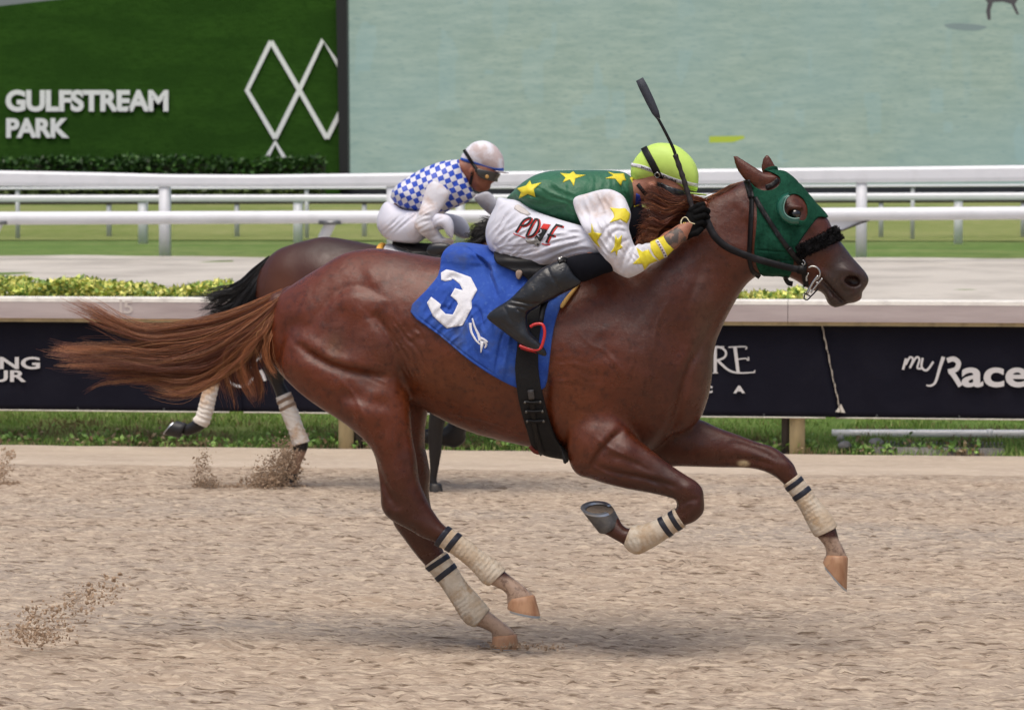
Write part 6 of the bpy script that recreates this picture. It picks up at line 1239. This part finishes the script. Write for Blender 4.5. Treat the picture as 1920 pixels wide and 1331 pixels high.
# --- jockey in blue and white checks
j2 = empty('person', H2, tuple(H2.loc(770, 455, 0.)), 'jockey in blue and white checked vest with white helmet and goggles', 'person', 'jockeys')
mc = bpy.data.materials.new('check_silk'); mc.use_nodes = True; N, L = mc.node_tree.nodes, mc.node_tree.links; b = N['Principled BSDF']; b.inputs['Roughness'].default_value = .5
tc = N.new('ShaderNodeTexCoord'); mp = N.new('ShaderNodeMapping'); mp.inputs['Rotation'].default_value = (0, math.radians(24), 0); mp.inputs['Scale'].default_value = (1, .0, 1); ck_ = N.new('ShaderNodeTexChecker'); ck_.inputs['Scale'].default_value = 30.0
ck_.inputs['Color1'].default_value = (*srgb(34, 74, 186), 1); ck_.inputs['Color2'].default_value = (.68, .68, .74, 1); wob = N.new('ShaderNodeTexNoise'); wob.inputs['Scale'].default_value = 9; wa = N.new('ShaderNodeVectorMath'); wa.operation = 'SCALE'; wa.inputs['Scale'].default_value = .022; wb = N.new('ShaderNodeVectorMath'); wb.operation = 'ADD'
L.new(tc.outputs['Object'], wob.inputs['Vector']); L.new(wob.outputs['Color'], wa.inputs[0]); L.new(tc.outputs['Object'], wb.inputs[0]); L.new(wa.outputs[0], wb.inputs[1]); L.new(wb.outputs[0], mp.inputs['Vector']); L.new(mp.outputs['Vector'], ck_.inputs['Vector']); L.new(ck_.outputs['Color'], b.inputs['Base Color'])
M_w2 = material('dusty_white_silk', (.68, .675, .73), .55, var=[(9, srgb(196, 178, 172), .48, .66)], bump=(22, .35, .012)); M_p2 = material('white_breeches_far', (.66, .665, .76), .5, var=[(7, srgb(206, 196, 200), .52, .72)], bump=(14, .25, .01))
M_skin2 = material('tanned_skin', srgb(140, 88, 68), .5, var=[(26, srgb(118, 70, 56), .4, .7)], spec=.4)
def part2(name, box_, vr, adds, mat, h=.006, parent=j2):
    g = Grid.around(H2, box_, vr, h)
    for a in adds: g.add(*a[0], **a[1])
    V, Q = g.mesh(); return mesh_obj(name, V, Q, mat, parent), bvh_of(V, Q), g
v2, BVv2, _ = part2('vest', (730, 295, 900, 410), (-.22, .22), [(([(734, 370), (741, 352), (765, 333), (792, 317), (822, 305), (847, 300), (863, 301), (869, 316), (880, 340), (886, 358), (892, 366), (873, 381), (843, 394), (820, 406), (800, 402), (784, 399), (757, 392), (742, 381)], 0., [(745, 365, 2.2), (800, 350, 1.5), (860, 340, 1.4)]), dict(k=0, mods=[('g', [(790, 385), (800, 365), (815, 350)], 4, .006), ('g', [(870, 320), (862, 340), (850, 360)], 4, .006), ('g', [(885, 360), (865, 368), (840, 385)], 4, .006)]))], mc)
part2('sleeve', (770, 335, 860, 470), (-.32, -.08), [(([(806, 342), (818, 340), (831, 348), (842, 362), (839, 376), (827, 392), (817, 406), (811, 413), (820, 428), (830, 443), (838, 450), (834, 458), (822, 462), (802, 449), (783, 434), (776.6, 425), (781, 408), (790, 384), (797, 358)], [(815, 360, -.18), (790, 420, -.24), (830, 455, -.18)], [(815, 360, .75), (795, 420, .85), (830, 455, 1.)]), dict(k=0, mods=[('w', 800, 425, 40, 40, -30, 8, .005, 5), ('g', [(815, 405), (800, 404), (786, 412)], 2.5, .008), ('g', [(812, 414), (796, 416), (782, 424)], 2.5, .006), ('g', [(822, 430), (808, 434), (794, 438)], 2, .006), ('g', [(828, 440), (816, 444), (804, 448)], 2, .006)]))], M_w2)
part2('sleeve', (885, 355, 945, 410), (.06, .30), [(([(889, 370), (902, 362), (916, 360), (928, 371), (938, 384), (934, 396), (922, 404), (908, 394), (896, 382)], .18, .9), dict(k=0))], M_w2)
pk = []
for sg, dx in ((1, 0), (-1, 0)):
    if sg == 1: pts = [(721, 380), (740, 384), (757, 393), (800, 398), (838, 403), (849, 415), (851, 432), (848, 448), (838, 440), (826, 424), (800, 440), (786, 455), (761, 456), (735, 452), (719, 443), (708, 427), (708, 408)]; vv_ = [(725, 420, -.08), (780, 430, -.12), (845, 425, -.24)]
    else: pts = [(721, 380), (740, 384), (790, 394), (850, 402), (872, 412), (881, 430), (879, 446), (862, 446), (830, 430), (786, 452), (735, 452), (712, 430), (708, 408)]; vv_ = [(725, 420, .08), (780, 430, .12), (870, 425, .24)]
    pk.append(((pts, vv_, 1.0), dict(k=.02, mods=[('w', 770, 425, 60, 40, -40, 9, .005, 3), ('g', [(790, 400), (770, 412), (750, 430)], 3, .006), ('g', [(760, 396), (745, 410), (736, 425)], 3, .005), ('g', [(838, 408), (825, 414), (815, 424)], 2.5, .006), ('b', 730, 420, 16, 20, 0, .01)])))
part2('breeches', (700, 370, 890, 465), (-.34, .34), pk, M_p2)
for sg in (-1, 1):
    gb = Grid.around(H2, (780, 425, 870, 500), (-.42, .42), .006); gb.add([(812, 456), (830, 455), (846, 460), (846, 468), (832, 474), (822, 479), (808, 480), (800, 472), (803, 462)], sg*.30, .8, k=0); pass
    mesh_obj('boot', *gb.mesh(), M_boot, j2)
# figure, head and face
gk = Grid.around(H2, (700, 260, 960, 480), (-.36, .36), .006)
gk.chain([(735, 415, 0, .07), (770, 375, 0, .06), (810, 345, 0, .07), (850, 325, 0, .06), (866, 316, 0, .05), (880, 322, 0, .055)], .03)
gk.add([(866, 300), (900, 300), (936, 312), (934, 322), (928, 334), (927, 341), (921, 345), (920, 350), (918, 354), (912, 358), (900, 360), (890, 357), (880, 346), (870, 330), (864, 314)], 0., .85, k=.01, mods=[('g', [(912, 352), (918, 351)], 1.2, .006), ('b', 897, 345, 8, 8, 0, .006)])
gk.add([(880, 316), (885, 314), (888, 320), (886, 328), (881, 330), (878, 323)], -.080, .6, k=.006)
for sg in (1, -1):
    gk.chain([(812, 350, -.12*sg, .04), (808, 370, -.17*sg, .035), (792, 420, -.235*sg, .026), (814, 443, -.205*sg, .016), (830, 455, -.18*sg, .008)], .02); gk.chain([(735, 425, -.08*sg, .05), (790, 420, -.15*sg, .04), (832, 418, -.225*sg, .012)], .02)
V_, Q_ = gk.mesh(); mesh_obj('body', V_, Q_, M_skin2, j2); BVk2 = bvh_of(V_, Q_)
gg = Grid.around(H2, (815, 440, 865, 475), (-.26, -.10), .004, .03); gg.add([(822, 450), (830, 444), (842, 450), (850, 453), (846, 458), (838, 464), (826, 467), (820, 460)], -.175, .7, k=.004)
for i in range(4): gg.chain([(836+i*1.5, 452+i*3.2, -.19, .013), (846+i, 454+i*3, -.19, .012), (848, 458+i*2.6, -.165, .010)], .003)
gg.chain([(832, 450, -.20, .013), (842, 450, -.215, .011), (849, 452, -.21, .009)], .003); mesh_obj('glove', *gg.mesh(1), M_w2, j2)
hh = Grid.around(H2, (855, 255, 955, 330), (-.16, .16), .005); hh.add([(864, 309), (865, 293), (870, 285), (876, 277), (887, 268), (898, 264.5), (911, 264.5), (923, 269.5), (934, 279), (942, 292), (945, 304), (944.5, 321), (938, 325), (924, 321.5), (907, 317.5), (895, 315), (884, 311.5)], 0., .94, k=0)
M_h2 = material('white_helmet', (.72, .72, .79), .5, var=[(10, srgb(196, 180, 180), .46, .62)], dirt=(46, srgb(160, 140, 136), .64, .74)); V_, Q_ = hh.mesh(); he2 = mesh_obj('helmet', V_, Q_, M_h2, j2); BVh2 = bvh_of(V_, Q_)
th = np.linspace(-1.2, 1.2, 13); c_ = H2.loc(930, 323, 0.); P_ = np.stack([c_[0]-.02+.085*np.cos(th), c_[1]+.085*np.sin(th), c_[2]+.012-.018*np.cos(th)], 1); mesh_obj('peak', *band(P_, .03, .005, (0, 0, 1)), M_h2, he2)
laid('helmet_band', H2, [BVh2], stroke([(864, 298), (880, 303), (897, 309), (915, 315), (930, 318), (944, 318)], 5), material('blue_tape', srgb(36, 84, 180), .5), he2, .003, .003, 2.5)
gs2 = laid('goggle_strap', H2, [BVh2, BVk2], stroke([(871, 282), (878, 293), (886, 306), (894, 318)], 6), M_leather, j2, .006, .004, 2.5)
Gq = gk.shell([(893, 317), (905, 318), (930, 324), (938, 328), (937, 336), (930, 341), (918, 339), (906, 336), (896, 328)], .020, -.06, None, up=True)
gq_ = mesh_obj('goggles', *Gq, material('smoky_goggles', (.03, .028, .026), .2, coat=.5), j2); BVg2 = bvh_of(*Gq)
laid('lens', H2, [BVg2], [(913+3.6*math.cos(a), 331.5+3.6*math.sin(a)) for a in np.linspace(0, 6.28, 14, endpoint=False)], material('amber_lens', srgb(196, 150, 84), .15, coat=.6), gq_, .003, .002, 2)
laid('chin_strap', H2, [BVk2], stroke([(886, 322), (884, 336), (882, 346)], 5), M_leather, j2, .004, .004, 2.5)
# ================================================================== kicked-up dirt
M_clod = material('dirt_clods', srgb(178, 154, 130), .95, var=[(60, srgb(146, 122, 98), .4, .65)], bump=(200, .6, .004))
bm = bmesh.new(); bmesh.ops.create_icosphere(bm, subdivisions=1, radius=1); IV = np.array([tuple(v_.co) for v_ in bm.verts]); IF = np.array([tuple(v_.index for v_ in f.verts) for f in bm.faces]); bm.free()
def spray(fr, v, n, pts, seed, rr, label, vs_=.15):
    """pts: blobs (x, y, sx, sy, weight) in the photo where clods fly"""
    rs_ = np.random.RandomState(seed); P = np.array(pts, float); k_ = rs_.choice(len(P), n, p=P[:, 4]/P[:, 4].sum())
    x = P[k_, 0]+rs_.normal(0, 1, n)*P[k_, 2]; y = P[k_, 1]+rs_.normal(0, 1, n)*P[k_, 3]; vv_ = v+rs_.normal(0, vs_, n); L_ = fr.loc(x, y, vv_); L_[:, 2] = np.maximum(L_[:, 2], rs_.uniform(.0, .012, n))
    r = np.minimum(rr*np.exp(rs_.normal(0, .6, n)), rr*4); R_ = rs_.normal(size=(n, 3, 3))*.22+np.eye(3); V = (np.einsum('kj,nij->nki', IV, R_)*r[:, None, None]*(1+.25*rs_.normal(size=(n, len(IV), 1)))+L_[:, None, :]).reshape(-1, 3)
    F_ = (IF[None]+np.arange(n)[:, None, None]*len(IV)).reshape(-1, 3); o = mesh_obj('flying_dirt', V, F_, M_clod, None, fr=fr, smooth=False); tag(o, label, 'dirt', kind='stuff')
spray(H2, .10, 7000, [(526, 885, 17, 18, 5), (538, 862, 13, 17, 3), (505, 904, 26, 9, 4), (492, 896, 16, 14, 1.6), (546, 842, 8, 14, .8)], 31, .0022, 'thick burst of dirt thrown up by the bay hind hoof', .09)
spray(H2, .05, 2000, [(380, 880, 9, 20, 3), (388, 908, 14, 7, 3), (440, 912, 24, 3, 1.2)], 32, .0020, 'thin column of dirt falling behind the bay horse', .08)
spray(H2, .0, 1100, [(6, 880, 8, 18, 3), (18, 853, 7, 5, 1), (14, 909, 12, 3, 2)], 33, .0022, 'puff of dirt hanging at the track far from both horses', .08)
spray(H1, -.35, 1300, [(55, 1184, 20, 14, 3), (85, 1192, 26, 9, 2), (118, 1152, 26, 16, 2.2), (165, 1122, 26, 14, 2), (205, 1098, 20, 10, 1.2), (70, 1152, 18, 10, 1)], 34, .0024, 'scattered clods of dirt flung out behind the chestnut horse', .10)
spray(H1, .1, 260, [(950, 1212, 26, 4, 3), (1010, 1214, 30, 3, 1)], 35, .0025, 'small grains of dirt round the planted chestnut hoof', .06)
for o in bpy.data.objects:
    if '_off' in o: del o['_off']
for m in bpy.data.materials:
    if '_b' in m: del m['_b']
